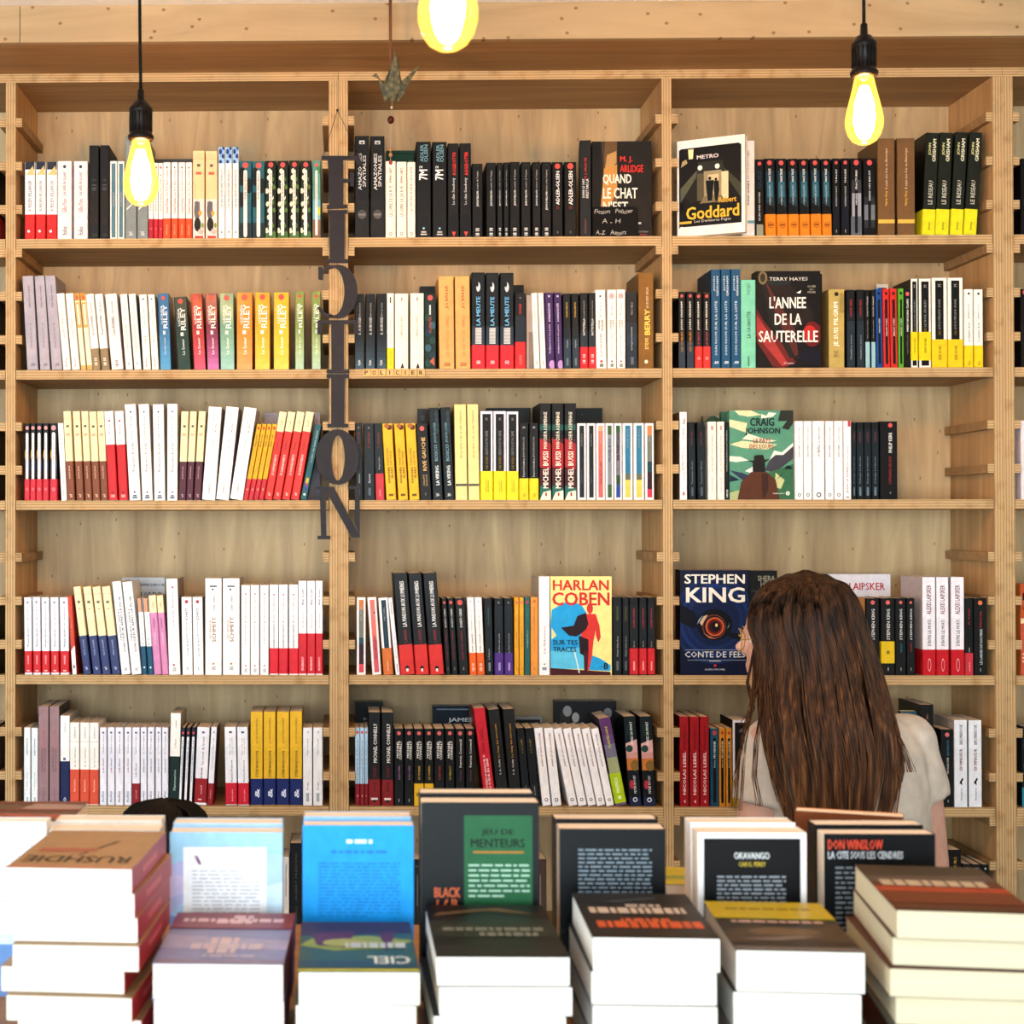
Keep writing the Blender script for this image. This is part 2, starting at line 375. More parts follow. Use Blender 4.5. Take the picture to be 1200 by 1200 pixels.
# ------------------------------------------------------------------ books
ORD = ['leftmost', 'second', 'third', 'fourth', 'fifth', 'sixth', 'seventh', 'eighth']
NUM = ['', 'one', 'two', 'three', 'four', 'five', 'six', 'seven', 'eight']
SHELF = ['top shelf', 'second shelf', 'third shelf', 'fourth shelf', 'fifth shelf', 'bottom visible shelf']
BAY = ['left bay', 'middle bay', 'right bay']
def plural(d):
    for a in ('paperback', 'hardback', 'spine', 'book'):
        if a in d.split(): return ' '.join(x+'s' if x == a else x for x in d.split())
    return d+'s'
def fix_circles(items, w, h):
    out = []
    for it in items:
        if it[0] == 'c': out.append(('e', it[1], it[2], it[3], it[3]*w/h, it[4]))
        else: out.append(it)
    return out
MESHES = {}
KEEP = []
def spine_meshes(st, w, h, d):
    """cover, page block and paper band of a book seen from its spine; local origin at the spine's bottom left"""
    key = (id(st), round(w*4000), round(h*1000), round(d*1000))
    if key in MESHES: return MESHES[key]
    KEEP.append(st)
    t = .0007; c = min(.0014, w*.14); base = mat(st['c'], st.get('r', .42)); fr = mat(st.get('f', st['c']), st.get('r', .42)); bk = mat(st.get('k', st.get('f', st['c'])), st.get('r', .42))
    mb = MB()
    # U-shaped cover: spine with softened edges and two boards
    outer = [(0, d), (0, c), (c, 0), (w-c, 0), (w, c), (w, d)]
    inner = [(w-t, d), (w-t, c+t*.4), (w-c-t*.4, t), (c+t*.4, t), (t, c+t*.4), (t, d)]
    poly = outer+inner
    a = [mb.bm.verts.new((x, y, 0)) for x, y in poly]; b = [mb.bm.verts.new((x, y, h)) for x, y in poly]; n = len(poly)
    for k in range(n):
        q = mb.bm.faces.new((a[k], a[(k+1) % n], b[(k+1) % n], b[k]))
        q.material_index = mb.mi(bk if k == 0 else fr if k == 4 else base)
    for ring in (b, a):
        for p, q in ((0, 11), (1, 10), (2, 9), (3, 8), (4, 7)):
            ff = mb.bm.faces.new((ring[p], ring[p+1], ring[q-1], ring[q])); ff.material_index = mb.mi(base)
    bmesh.ops.recalc_face_normals(mb.bm, faces=mb.bm.faces)
    P = lambda u, v, l: (c*.5+u*(w-c), -.00012*l, v*h)
    its = st.get('i', [])
    if lin(st['c'])[1] > .6:              # fine print on pale paper is printed darker than its blurred look
        its = [it[:-1]+(''.join('%02x' % int(int(it[-1][k:k+2], 16)*.68) for k in (0, 2, 4)),) if it[0] in 'uUdDtT' and len(it) == 7 else it for it in its]
    draw(mb, fix_circles(its, w, h), P)
    cover = mb.mesh('cover', fix=False)
    mb = MB(); mb.box(t*1.05, w-t*1.05, t*1.2, d-.0012, .0008, h-.0010, st.get('pg', PAGES_X)); pages = mb.mesh('page_block')
    bands = []
    for f0, f1, col, its in st.get('b', []):
        mb = MB(); g = .0009; bm_ = mat(col, .4); z0, z1 = max(f0*h, .0002), f1*h
        mb.prism([(-g*.5, d*.97), (-g*.5, c), (c, -g), (w-c, -g), (w+g*.5, c), (w+g*.5, d*.97), (w+g*.2, d*.97), (w+g*.2, c), (w-c, -g*.5), (c, -g*.5), (-g*.2, c), (-g*.2, d*.97)], z0, z1, bm_)
        bmesh.ops.recalc_face_normals(mb.bm, faces=mb.bm.faces)
        draw(mb, fix_circles(its, w, z1-z0), lambda u, v, l: (c*.5+u*(w-c), -g-.00012*l, z0+v*(z1-z0)))
        bands.append(mb.mesh('paper_band', fix=False))
    MESHES[key] = (cover, pages, bands); return MESHES[key]

def place_spine(label, group, st, X0, X1, ztop, zbot, dx, Y, rz=0, depth=None):
    W = X1-X0; h0 = ztop-zbot; a = math.atan2(dx, h0); wp = W*math.cos(a); 
    H = (h0-(wp*math.sin(abs(a))))/math.cos(a) if a else h0
    d = depth or st.get('d') or (.108 if H < .19 else .126 if H < .207 else .138 if H < .222 else .148)
    wp = wp*.975
    if a > 0: px, pz = X1-wp*math.cos(a), zbot+wp*math.sin(a)
    else: px, pz = X0, zbot
    t = thing('hardback' if 'hardback' in label else 'pocket_book' if H < .186 else 'paperback', label, 'book', (px, Y, pz+.0002), (0, a, R_(rz)), group)
    cv, pg, bands = spine_meshes(st, round(wp, 4), round(H, 3), d)
    obj('cover', cv, t); obj('page_block', pg, t)
    for b in bands: obj('paper_band', b, t)
    return t

def run(row, bay, desc, st, xs, ytop, lean=0, rz=0, Y=None, depth=None):
    n = len(xs); zb = S_TOP[row]
    for k, (a, b) in enumerate(xs):
        y = (random.uniform(.0045, .0085)) if Y is None else Y
        dx = lean[k] if isinstance(lean, (list, tuple)) else lean
        yt = ytop[k] if isinstance(ytop, (list, tuple)) else ytop
        X0 = at(a, 600, y); X1 = at(b, 600, y)
        # true x at the foot of the spine
        yb = foot(row, (a+b)/2)
        X0 = at(a, yb, y).x; X1 = at(b, yb, y).x; zt = at((a+b)/2+dx, yt, y).z
        where = f'{SHELF[row]}, {BAY[bay]}'
        if n == 1: lab = f'{desc}, {where}'; grp = None
        else:
            o = 'rightmost' if k == n-1 else ORD[k]
            lab = f'{o} of {NUM[n]} {plural(desc)}, {where}'; grp = f'{plural(desc)} on the {SHELF[row]}, {BAY[bay]}'
        place_spine(lab, grp, st, X0, X1, zt, zb, dx*(X1-X0)/max(1e-6, b-a), y, rz, depth)
def foot(row, x):
    """photograph y of a shelf's front edge at column x"""
    P = Vector((at(x, 600, 0).x, 0, S_TOP[row])); d = P-CAM
    return CY-FPX*d.dot(_u)/d.dot(_f)

# short forms for printed matter
def U(t, v0, v1, c, u0=.28, u1=.72): return ('U', t, u0, u1, v0, v1, c)
def u(t, v0, v1, c, u0=.32, u1=.68): return ('u', t, u0, u1, v0, v1, c)
def D(t, v0, v1, c, u0=.3, u1=.7): return ('D', t, u0, u1, v0, v1, c)
def q(v0, v1, c, u0=0, u1=1): return ('q', u0, u1, v0, v1, c)
def dot(c='d0504c', v=.945, r=.24, uu=.5): return ('c', uu, v, r, c)
WH, CR, RED, BLK, NAV = 'f0ece8', 'ecd9ae', 'c41a20', '18181b', '1d2a5c'
def S(c, *items, **k): k['c'] = c; k['i'] = list(items); return k
def capsule(v0, v1, c, u0=.27, u1=.73):
    m = (u0+u1)/2; return [q(v0, v1, c, u0, u1), ('c', m, v0, (u1-u0)/2, c), ('c', m, v1, (u1-u0)/2, c)]

# ================= top shelf, left bay
run(0,0,'white paperback with red band and navy peak', S('f3efea', q(.9,1,'3c3f50'), ('p',[(0,.82),(1,.82),(.85,.95)],'e2b878'), q(.80,.83,'f3efea'), u('AURELIEN BELLANGER',.36,.76,'70685c'), b=[(0,.32,'cf2320',[('c',.38,.32,.14,'f5e5e0')])]), [(29.2,41),(42,53.5),(54.8,67)], 189.7)
run(0,0,'pale lilac paperback with orange lettering', S('e9dbdc', ('c',.5,.93,.12,'554c50'), u('Les nuits de la peur',.56,.86,'6c6064'), u('Gilles Paris',.34,.52,'dd8a3a'), u('folio',.05,.16,'4a4654')), [(67.5,84.3),(86.5,103)], 189)
run(0,0,'tall black paperback with rounded head', S('241f1d', q(.62,.64,'4a4542',.3,.7), q(.57,.58,'6a6a70',.25,.75), q(.54,.55,'6a6a70',.25,.75), q(.52,.53,'6a6a70',.25,.75), q(.15,.5,'33241a',.1,.9), ('c',.7,.2,.12,'5c2420'), q(.02,.06,'3c4232',.3,.9), f='1a1715'), [(104.5,116),(117,128)], 170.5)
run(0,0,'white-framed paperback with blue panel', S('e9e4dc', q(.02,.97,'5a8291',.18,.82), U('LE PASSAGE',.42,.6,'e9efef',.34,.66)), [(129,137.3),(138,145.8)], 189)
run(0,0,'tall blue-grey paperback behind the hanging bulb', S('8b9493', u('A LIVRE OUVERT',.68,.92,'c6c8c2'), ('p',[(.1,.28),(.6,.33),(.6,.35),(.1,.30)],'d5d5ce'), u('bayard',.03,.07,'dcdcd6',.2,.8)), [(146.8,160.3),(161,173.7)], 161)
run(0,0,'thin white paperback with crimson band', S('efe9e2', dot('d0605a',.94,.3), u('AFFAIRE MONDE',.36,.86,'8f867e',.3,.66), b=[(0,.26,'b01f2c',[('c',.5,.5,.3,'cf5058')])]), [(174.2,179.6),(180.2,185.3),(185.8,191)], 191)
run(0,0,'white paperback with orange-red band', S('efe4e0', q(.92,.945,'6a6468',.38,.62), u('La loi des reves',.56,.9,'7b747a'), U('Daniel Pennac',.33,.54,'d0483a'), b=[(0,.265,'d9481f',[u('daniel pennac',.2,.7,'f0b090')])]), [(191.4,200),(201,208.5),(209.4,217.2),(217.8,225.2)], 190.5)
run(0,0,'tall peach paperback with picture foot', S('efc292', q(.91,.915,'d6a06c'), q(.82,.85,'7a6a5c',.35,.65), q(.73,.76,'c8543c',.25,.75), q(0,.45,'d9cbc4'), ('e',.35,.32,.26,.11,'77747c'), q(.25,.42,'77747c',.14,.6), ('e',.4,.16,.3,.08,'26221f'), ('e',.62,.29,.16,.03,'d9942f'), ('e',.85,.15,.12,.03,'7fa032'), q(0,.03,'b8382c',.15,.9), ('e',.7,.08,.26,.03,'b5a8a0')), [(226,240),(241,255)], 177)
run(0,0,'tall white paperback with blue patterned head', S('f0ece4', q(.82,1,'8fb8dc'), ('e',.3,.95,.28,.03,'24408e'), ('e',.75,.9,.3,.025,'24408e'), ('e',.3,.84,.25,.02,'24408e'), ('e',.9,.99,.3,.025,'24408e'), u('LAURA KASISCHKE PENNSYL',.34,.76,'5c5854'), q(.06,.08,'5c5854',.4,.6)), [(256,263.8),(264.3,272),(272.6,280)], 172.5)
run(0,0,'teal paperback with white title capsule', S('2a6c7a', ('e',.2,.8,.35,.12,'161c22'), ('e',.8,.68,.3,.1,'14191e'), ('e',.15,.5,.3,.1,'17232a'), q(0,.2,'1d3a40'), dot(), *capsule(.04,.86,'efe7da',.34,.64), u('VIRGINIE GRIMALDI ERRANCE',.5,.84,'4c4840',.4,.58)), [(280.4,295.3),(295.8,310.6)], 189)
run(0,0,'green and cream floral paperback', S('1f2b1c', *[('e',.12+.25*(k%2)+.1*(k%3),.1+.085*k,.2,.035,'e0d6bc') for k in range(10)], *[('e',.8-.15*(k%3),.06+.1*k,.16,.03,'5d8636') for k in range(9)], *[('e',.3+.3*(k%2),.12+.14*k,.12,.02,'3c6a2c') for k in range(6)], q(0,.06,'4f7a38'), dot(), *capsule(.05,.86,'efe7da',.33,.62), u('VIRGINIE GRIMALDI CHENE',.4,.84,'4c4840',.4,.56)), [(311,324.3),(325,338.4),(339,351.6),(352,365.2)], 188.5)
run(0,0,'slim sea-green paperback with white capsule', S('5f9a8a', q(0,.24,'8a6850'), q(.24,.5,'6aa4b4'), ('e',.85,.35,.2,.06,'c6c83c'), ('e',.8,.88,.3,.05,'4e8a52'), dot(), *capsule(.05,.86,'efe7da',.33,.64), u('VIRGINIE GRIMALDI RONDE',.4,.84,'6c8480',.4,.58)), [(366.3,376)], 188.5)
# ================= top shelf, middle bay
run(0,1,'tall black paperback with silver title', S('211e1d', q(0,.37,'2b2827'), q(.92,.955,'c8c4c0',.3,.7), q(.925,.94,'211e1d',.42,.6), U('AMAZONIES',.47,.83,'c9c5c0',.22,.48), U('SPATIALES',.5,.81,'c9c5c0',.55,.8), ('c',.5,.23,.32,'6c6865'), q(.22,.235,'8a8682',.25,.75), q(.25,.262,'504c4a',.2,.8)), [(416,433),(434.2,451.2)], 159.5)
run(0,1,'cream paperback with red author name', S('f2e8d2', u('LE LIVRE DE LA RUE',.28,.68,'6e6253'), U('EMMA LIBET',.72,.92,'c83a2c',.36,.62), ('c',.5,.05,.16,'5c5248'), ('c',.5,.05,.1,'f2e8d2')), [(452,464),(465,476.8)], [189,190])
run(0,1,'slim cream paperback with grey lettering', S('f2e8d2', u('QUATRE AVRILS EN ETE',.34,.94,'8a7e6c'), ('c',.5,.05,.2,'5c5248'), ('c',.5,.05,.12,'f2e8d2')), [(477.6,487)], 190)
run(0,1,'tall black paperback with blue-grey author name', S('1f1c1a', U('ADLER',.79,.97,'6f98a6',.26,.5), U('OLSEN',.79,.97,'6f98a6',.54,.8), U('7M',.60,.71,'f0ece6',.18,.78), ('u','2',.2,.4,.72,.75,'f0ece6'), ('c',.5,.095,.08,'8ab0bc'), q(.05,.065,'c0b8ac',.32,.68), q(.025,.04,'c0b8ac',.28,.72)), [(488,505.5),(507,524)], 166.5)
run(0,1,'black paperback with red author and arrow', S('24201f', U('AGGSDOTTIR',.66,.91,'d8322c',.42,.76), u('Le clan Snaeberg',.35,.63,'d8d0c6',.38,.7), ('p',[(.35,.06),(.7,.06),(.55,.01)],'d8453c'), q(0,.24,'191615'), ('p',[(.35,.06),(.75,.06),(.55,.008)],'d8453c')), [(525,538),(539,552.4)], 168)
run(0,1,'small black paperback with white foot numerals', S('191716', q(.96,.975,'4a4642',.4,.6), U('JEAN D\'AILLON',.42,.62,'ece6de',.4,.68), u('Le maitre du Temple',.62,.9,'b8b0a6',.42,.64), U('10',.085,.125,'ece6de',.3,.7), U('18',.02,.06,'ece6de',.3,.7)), [(553.5,566),(570,581.5),(582.5,589.2),(590.2,596.8),(597.6,609.4),(611,622.2),(624,634)], [192,191,190.6,190.3,190,190,190])
run(0,1,'small black paperback with white foot numerals and tilted name', S('191716', q(.96,.975,'4a4642',.4,.6), U('JEAN D\'AILLON',.36,.6,'ece6de',.4,.68), u('Juliette et les Cezanne',.6,.9,'b8b0a6',.42,.64), U('10',.085,.125,'ece6de',.3,.7), U('18',.02,.06,'ece6de',.3,.7)), [(635,646.3)], 190)
run(0,1,'black paperback with red circle and white name', S('171514', dot('d84c40',.945,.26), U('ADLER-OLSEN',.43,.88,'efe9e0',.34,.7), q(.37,.42,'6c2420',.36,.66), q(.05,.08,'8a8078',.45,.55)), [(647.3,660),(661.6,676)], 190)
run(0,1,'tall black hardback angled beside the lit doorway cover', S('2a2725', U('M. J. ARLIDGE',.6,.82,'c22a24',.42,.68), U('QUAND LE CHAT',.4,.6,'e6ded2',.22,.46), U('N\'EST PAS LA',.4,.6,'e6ded2',.54,.8), q(.03,.18,'7a4038',.44,.58), f='1d1a19'), [(679.5,693)], 164.5, rz=-7, depth=.15)
# ================= top shelf, right bay
run(0,2,'white paperback beside the station-platform cover', S('e8e0da', U('Robert Goddard',.33,.58,'4a4846',.36,.6), u('Les Dernieres Pages',.6,.9,'8aa0a0',.36,.62), q(.135,.165,'6aa0a8'), k='cfc4bc'), [(869,885)], 165)
run(0,2,'black paperback with picture foot, beside white spine', S('181818', dot(), u('GUEZ',.62,.86,'23506c',.3,.7), U('LE JEU DES COURS',.2,.57,'d8d2c6',.36,.64), q(0,.15,'9a9c84',.1,.95)), [(885.4,895.5)], 187)
BO = S('15191c', q(.38,.84,'1f4c60',.12,.88), q(.5,.7,'2f7288',.2,.8), q(.3,.42,'101315',.1,.7), dot(), U('FRANCK THILLIEZ',.7,.87,'e6e2da',.38,.6), U('L\'USINE DES JOUETS',.4,.66,'b8b8b0',.4,.6), b=[(0,.28,'dd7a1a',[('c',.5,.5,.3,'8a4a10'),('c',.5,.5,.24,'dd7a1a'),q(.46,.54,'8a4a10',.3,.7)])])
run(0,2,'black and teal paperback with orange band', BO, [(897.4,910),(911,923.6),(924.6,936.7),(937.7,949.6),(951,963),(964,975.2)], 186, lean=-1.6)
run(0,2,'black paperback with thin white title', S('16161a', q(.1,.5,'181c30',.1,.9), dot(), U('THILLIEZ',.68,.86,'e0dcd4',.4,.6), U('HEARTBREAK D\'UNE NUIT',.38,.64,'c0bcb4',.4,.6), q(.04,.08,'aaa49c',.45,.55)), [(976,984.6),(986,996)], 185.8)
run(0,2,'black and silver-grey paperback', S('17181b', q(0,.25,'6a707c'), q(.25,.55,'9a9aa4',.1,.95), q(.55,.72,'4c4e58',.1,.95), dot(), *capsule(.05,.86,'141416',.36,.62), U('FRACTURES',.6,.85,'e0dcd4',.42,.58), U('MINIER',.4,.55,'c0bcb4',.42,.58)), [(997,1010.7)], 185.6)
run(0,2,'black paperback with grey glow, beside brown hardback', S('17181b', q(.2,.4,'7c828a',.02,.98), q(.1,.2,'40444a',.02,.98), q(.4,.5,'3c4046',.02,.98), dot(), *capsule(.05,.86,'141416',.36,.62), U('SANS UN BRUIT',.45,.85,'d8d4cc',.42,.58)), [(1012.3,1026.4)], 185.6)
run(0,2,'tall brown paperback with yellow stripe', S('84603a', u('Il etait une fois en Amerique',.48,.9,'d6b898',.42,.62), U('Harry Grey',.31,.46,'d2a23c',.4,.6), q(.125,.165,'d9ae48'), f='70522f', k='70522f'), [(1029,1049.4),(1051.8,1073)], 162.4)
run(0,2,'dark olive hardback with yellow band', S('2c3226', U('JOHN',.78,.9,'d8cf88',.2,.46), U('GRISHAM',.72,.94,'e6e0bc',.54,.82), u('LE RESEAU',.3,.53,'cfcab4',.34,.7), f='14170f', k='14170f', b=[(0,.25,'d8d21c',[u('lattes',.2,.5,'74701c',.4,.6)])]), [(1080,1095.3),(1096,1111.5),(1113,1128),(1129,1144)], [155.5,155,155,154.6], lean=[6,6,7,8])
# ================= second shelf, left bay
run(1,0,'tall lavender-grey paperback', S('aaa2ac', u('Claire Pierre Aubert',.66,.9,'4c4852',.42,.62), u('Deux mois par an',.24,.5,'7c7684',.38,.66), u('Stock',.04,.07,'5c5864',.25,.75), f='968e98'), [(32,45),(47.2,59.2),(60.9,73.2)], 323, lean=[-6,-7,-8.4])
run(1,0,'white paperback with red author and scribble', S('efe8dc', U('Joseph Ponthus',.42,.68,'c0443c',.4,.64), u('A la ligne',.7,.88,'9c9488',.4,.6), u('folio',.04,.16,'7a86a0',.32,.6)), [(74.2,83.2),(84.6,93.7)], 343.3, lean=-8)
run(1,0,'thin orange and cream paperback', S('efdfbe', q(.9,1,'d67f22'), dot('c4502c',.94,.32), q(.55,.88,'e8a04a'), *capsule(.6,.84,'f2ead6',.25,.75), q(0,.06,'dba04c'), u('PAULE CONSTANT',.6,.84,'6c5c40',.4,.6)), [(95.2,101),(102.4,108.6)], 343.3, lean=-8.5)
run(1,0,'white paperback with tan band', S('f1ebe0', U('POWERS',.57,.72,'3c3834',.34,.64), u('Richard',.46,.56,'55504a'), u('Sidération',.74,.9,'6a645c'), b=[(0,.28,'98805a',[U('10',.42,.55,'f0e8dc',.3,.7),U('18',.2,.34,'f0e8dc',.3,.7)])]), [(109,118),(119.4,128.8)], 344, lean=-8.5)
run(1,0,'thick lilac-white paperback with black lettering', S('e8dcd8', U('POWERS',.55,.7,'3c3834',.36,.62), u('Richard',.45,.54,'55504a',.38,.6), u('L\'arbre-monde',.72,.9,'6a645c',.38,.6), U('10',.09,.125,'2c2826',.36,.62), U('18',.04,.075,'2c2826',.36,.62)), [(131,145)], 344, lean=-8)
run(1,0,'cream paperback with blue side cover', S('f0e8da', u('Pierre Lemaitre',.66,.86,'8a8274',.4,.6), u('LES ENFANTS DU DESASTRE',.22,.6,'8a8274',.4,.6), q(.06,.1,'aab4c4',.3,.7), f='244a78'), [(147.5,156),(157.6,166)], 344.3, lean=-7)
run(1,0,'cream paperback with gold author and scribble', S('f1eadc', q(.93,.95,'6a645c',.35,.65), u('La Goulue',.6,.86,'8a8274',.4,.6), U('Eric R.',.36,.46,'a48a34',.4,.62), u('folio',.04,.16,'3c3c48',.32,.6), f='c8bca4'), [(168,177),(178.3,186.2)], 345, lean=-5)
def grad(v0, v1, c0, c1, n=8):
    a, b = [[int(h[i:i+2], 16) for i in (0, 2, 4)] for h in (c0, c1)]
    return [q(v0+(v1-v0)*k/n, v0+(v1-v0)*(k+1)/n, ''.join('%02x' % round(x+(y-x)*k/(n-1)) for x, y in zip(a, b))) for k in range(n)]
def riley(c, foot_c, t='La Soeur'): return S(c, *grad(0,.62,foot_c,c), dot('c8483e',.94,.2), u('LUCINDA',.6,.84,'dfe6e4',.2,.38), ('u','RILEY',.42,.82,.54,.85,'f6f2e8'), u(t,.2,.42,'e6e8e4',.42,.62), q(.46,.51,'c4cccc',.36,.6), r=.22)
run(1,0,'sky blue glossy paperback with large white name', riley('2f6c9c','4d92bc','Les sept soeurs'), [(188,200.8)], 344, lean=-3)
run(1,0,'dark green glossy paperback with large white name', riley('17453f','1d5046'), [(208.7,224)], 347.6, lean=-5)
run(1,0,'red glossy paperback with large white name', riley('a3281e','c1506a'), [(227.7,241.6)], 344, lean=-4.5)
run(1,0,'magenta glossy paperback with large white name', riley('84203e','b868a0'), [(243.2,257.3)], 343.6, lean=-3)
run(1,0,'sage green glossy paperback with large white name', riley('6f9c7e','8fbcb0'), [(258.7,275.2)], 343.6, lean=-1.3)
run(1,0,'orange glossy paperback with large white name', riley('e07a1c','e09a5c'), [(277.6,296.2)], 343)
run(1,0,'golden yellow glossy paperback with large white name', riley('dc9a18','e8bc4c'), [(299,316.7)], 343)
run(1,0,'bright yellow glossy paperback with large white name', riley('e2a81c','ecc050'), [(321,339)], 343)
run(1,0,'pale green paperback with olive head', riley('87984a','a3c0a4'), [(346,356.6),(365.5,376)], 342)
# ================= second shelf, middle bay
run(1,1,'black paperback fading to misty blue', S('15171b', *grad(0,.6,'466478','15171b'), U('B. AUBUSSE',.46,.68,'d6d2ca',.38,.66), u('Entre en scene',.68,.88,'aaa69e',.4,.62), U('PJB',.05,.12,'d0ccc4',.36,.64)), [(416,427),(428.7,439.8),(441.5,453)], 344.5)
run(1,1,'thin white paperback with yellow band', S('f3ecda', u('DAPHNE DU MAURIER',.32,.66,'b8b0a0',.4,.6), q(.87,.95,'6a6458',.38,.62), b=[(0,.28,'e8cc12',[u('PRIX DU LIVRE',.15,.85,'9c7c10',.36,.64)])]), [(453.7,461.8)], 343.6)
run(1,1,'cream paperback with grey lettering and small tree', S('f2e8d2', u('GABRIELLE SE PERD',.42,.7,'a09684',.42,.58), q(.9,.95,'a09684',.46,.58), ('p',[(.4,.01),(.72,.01),(.56,.085)],'3c3832')), [(463,478.7),(481,497)], 344)
run(1,1,'dark green marbled paperback', S('1c3a34', *[('e',.3+.4*(k%2),.08+.1*k,.3,.05,('2c5a4c','1d4a5c','3a6a7c')[k%3]) for k in range(7)], dot(), q(.72,.85,'c8d0c0',.4,.56), U('OUTREMER',.48,.7,'a8402e',.38,.62), ('p',[(.45,.1),(.9,.04),(.85,.16)],'c05a44')), [(497.6,511.3)], 344.2)
run(1,1,'tall tan paperback with brown lettering', S('dca05c', U('JO BAKER',.65,.9,'9a4a24',.44,.68), u('LES SAISONS DES OMBRES',.14,.57,'a8663a',.46,.66), q(.03,.045,'a8663a',.3,.75), q(.05,.065,'a8663a',.3,.75), f='c28a4e', k='c28a4e'), [(515,533),(534.2,551.8)], 323.6, lean=-1)
run(1,1,'tall black paperback with light blue title', S('1d2226', q(.22,.44,'3a4c5c'), ('e',.5,.85,.16,.05,'c8ccd0'), ('e',.42,.88,.1,.03,'1d2226'), U('LA MEUTE',.45,.75,'68b0dc',.34,.66), *[q(.26+.012*k,.268+.012*k,'d6d6d2',.25,.75) for k in range(14)], b=[(0,.245,'d2222c',[U('XO',.2,.34,'f0e0e0',.34,.66)])]), [(553,568.7),(569.6,585),(586.3,602.5)], 319.6)
run(1,1,'black paperback with red band beside the pale page edges', S('1b1f24', q(.3,.7,'2c3c48'), q(.93,.95,'8a8a8a',.42,.58), U('CENTAURE',.72,.86,'b8322c',.38,.62), b=[(0,.355,'cc2426',[u('HOLMEN',.15,.5,'e08070',.38,.66)])]), [(603.6,616.3)], 344)
run(1,1,'grey-brown book edge between black and white paperbacks', S('a89488', q(0,.5,'8f7c72',.3,1)), [(617.2,625)], 346)
run(1,1,'slim white paperback with faint lettering', S('f3ece0', u('LA FILLE DU FLEUVE',.2,.5,'a89c8c',.4,.6), u('PORTEFEUILLE',.62,.88,'c8bca8',.4,.6), q(.05,.1,'b0a490',.38,.62)), [(626,632.8),(633.8,640.2)], 343.6, lean=-3)
run(1,1,'purple paperback with white lettering', S('4c2c6c', U('ROMANCE DE L\'ETE',.62,.86,'e0d4e4',.34,.62), u('Hollywood a vos ports',.2,.58,'e0d4e4',.34,.62), ('e',.7,.05,.4,.06,'b88cc4'), q(.94,.965,'c8b8d0',.36,.64)), [(640.8,650.3),(651.2,660)], 343, lean=-2)
run(1,1,'black paperback with yellow author name', S('181c22', q(0,.4,'384c5c'), q(.4,.55,'242e38'), U('THOMAS SANTON',.68,.88,'d6a83c',.38,.62), u('Enquete',.28,.38,'c0bcb4',.4,.62), q(.04,.14,'70808c',.35,.65)), [(660.8,669.8),(670.8,679.2)], 344, lean=-1)
run(1,1,'black paperback with red foot band and white name', S('1b2027', q(.28,.5,'303e4a'), U('BATTISTELLA',.44,.66,'e0dcd4',.36,.66), u('Une peau de paroles',.66,.9,'b0aca4',.4,.62), b=[(0,.285,'c8242a',[U('10',.5,.66,'f0dcdc',.3,.7),U('18',.24,.4,'f0dcdc',.3,.7)])]), [(680,689.2),(690,698.8)], 343.6)
run(1,1,'white paperback with red and black printed titles', S('f1ebe0', ('c',.5,.92,.1,'2c2824'), u('M.C. Beaton',.66,.84,'9a9086',.4,.6), U('HIDING',.5,.62,'5c564e',.24,.44), U('MURDER',.48,.62,'5c564e',.56,.76), u('AGATHA RAISIN',.15,.44,'c8583c',.38,.6), ('c',.5,.09,.14,'c03a34'), q(.02,.06,'8a8278',.3,.7)), [(699,711.2)], 339.6, lean=-1.5)
run(1,1,'white paperback with red ring logo', S('f1ebe0', ('c',.48,.92,.3,'c84a4c'), ('c',.48,.92,.2,'f1ebe0'), ('c',.48,.92,.12,'c84a4c'), u('M.C. Beaton',.68,.84,'9a9086',.38,.6), u('DANSER',.5,.62,'c05a5c',.25,.45), u('CHEZ',.52,.62,'c05a5c',.55,.75), u('Agatha Raisin enquete',.16,.46,'b08c88',.38,.58), ('c',.48,.09,.12,'b03a3a'), q(.02,.06,'9a9288',.3,.7)), [(712.2,722.4),(723,733.2)], 339.6)
run(1,1,'dark blue paperback beside the tall brown book', S('1c2833', q(0,.6,'2c3e4e'), q(.3,.45,'33495a'), u('NICO BELLI',.7,.86,'9aa0a4',.42,.6), u('La bergerie musicienne',.24,.54,'c0c0bc',.4,.6), q(.05,.15,'6c7884',.4,.68)), [(734,747.2)], 342)
run(1,1,'tall brown paperback with yellow author name', S('8e6022', U('STEVE',.2,.32,'e2c068',.42,.66), U('BERRY',.35,.62,'f0cc58',.4,.76), u('LE SECRET ATLAS',.63,.85,'dcc8a0',.5,.66), ('c',.5,.07,.12,'f0e0c0'), f='7c541e', k='6c4a1c'), [(748.5,766.6)], 320, depth=.16)
# ================= second shelf, right bay
run(1,2,'black paperback with orange title letters', S('17191d', q(0,.35,'38485a'), dot(), U('JOHN GRISHAM',.5,.87,'e8e4dc',.32,.66), U('LES OUBLIES',.22,.48,'c8862c',.34,.64)), [(795.3,803.5),(805,813.6)], 342)
run(1,2,'black paperback with bright red band', S('19171a', dot(), U('JOHN GRISHAM',.5,.87,'e8e4dc',.32,.66), u('LE DROIT',.3,.48,'b84a5a',.36,.64), b=[(0,.285,'d4302c',[('c',.5,.45,.24,'e88078')])]), [(814.7,823.3),(824.2,833)], 342.4)
run(1,2,'tall blue hardback with silver capitals', S('1c5a84', u('JOHN',.78,.93,'d8e0dc',.22,.44), u('GRISHAM',.73,.93,'d8e0dc',.58,.8), u('SON NOM SUR LA LISTE',.13,.68,'c8d8d8',.38,.64), U('lattes',.045,.07,'e0e8e8',.15,.8), f='15405c', k='15405c'), [(833.8,844.8),(845.6,856.4),(857.2,868.2)], 315.6)
run(1,2,'mint green paperback with black title', S('76c4a4', U('LA CAGNOTTE',.34,.64,'1c2c28',.4,.66), u('SOPHIE TALBOT',.83,.96,'4c8474',.4,.64), q(.02,.13,'4c8474',.46,.56)), [(868.7,886.2)], 328)
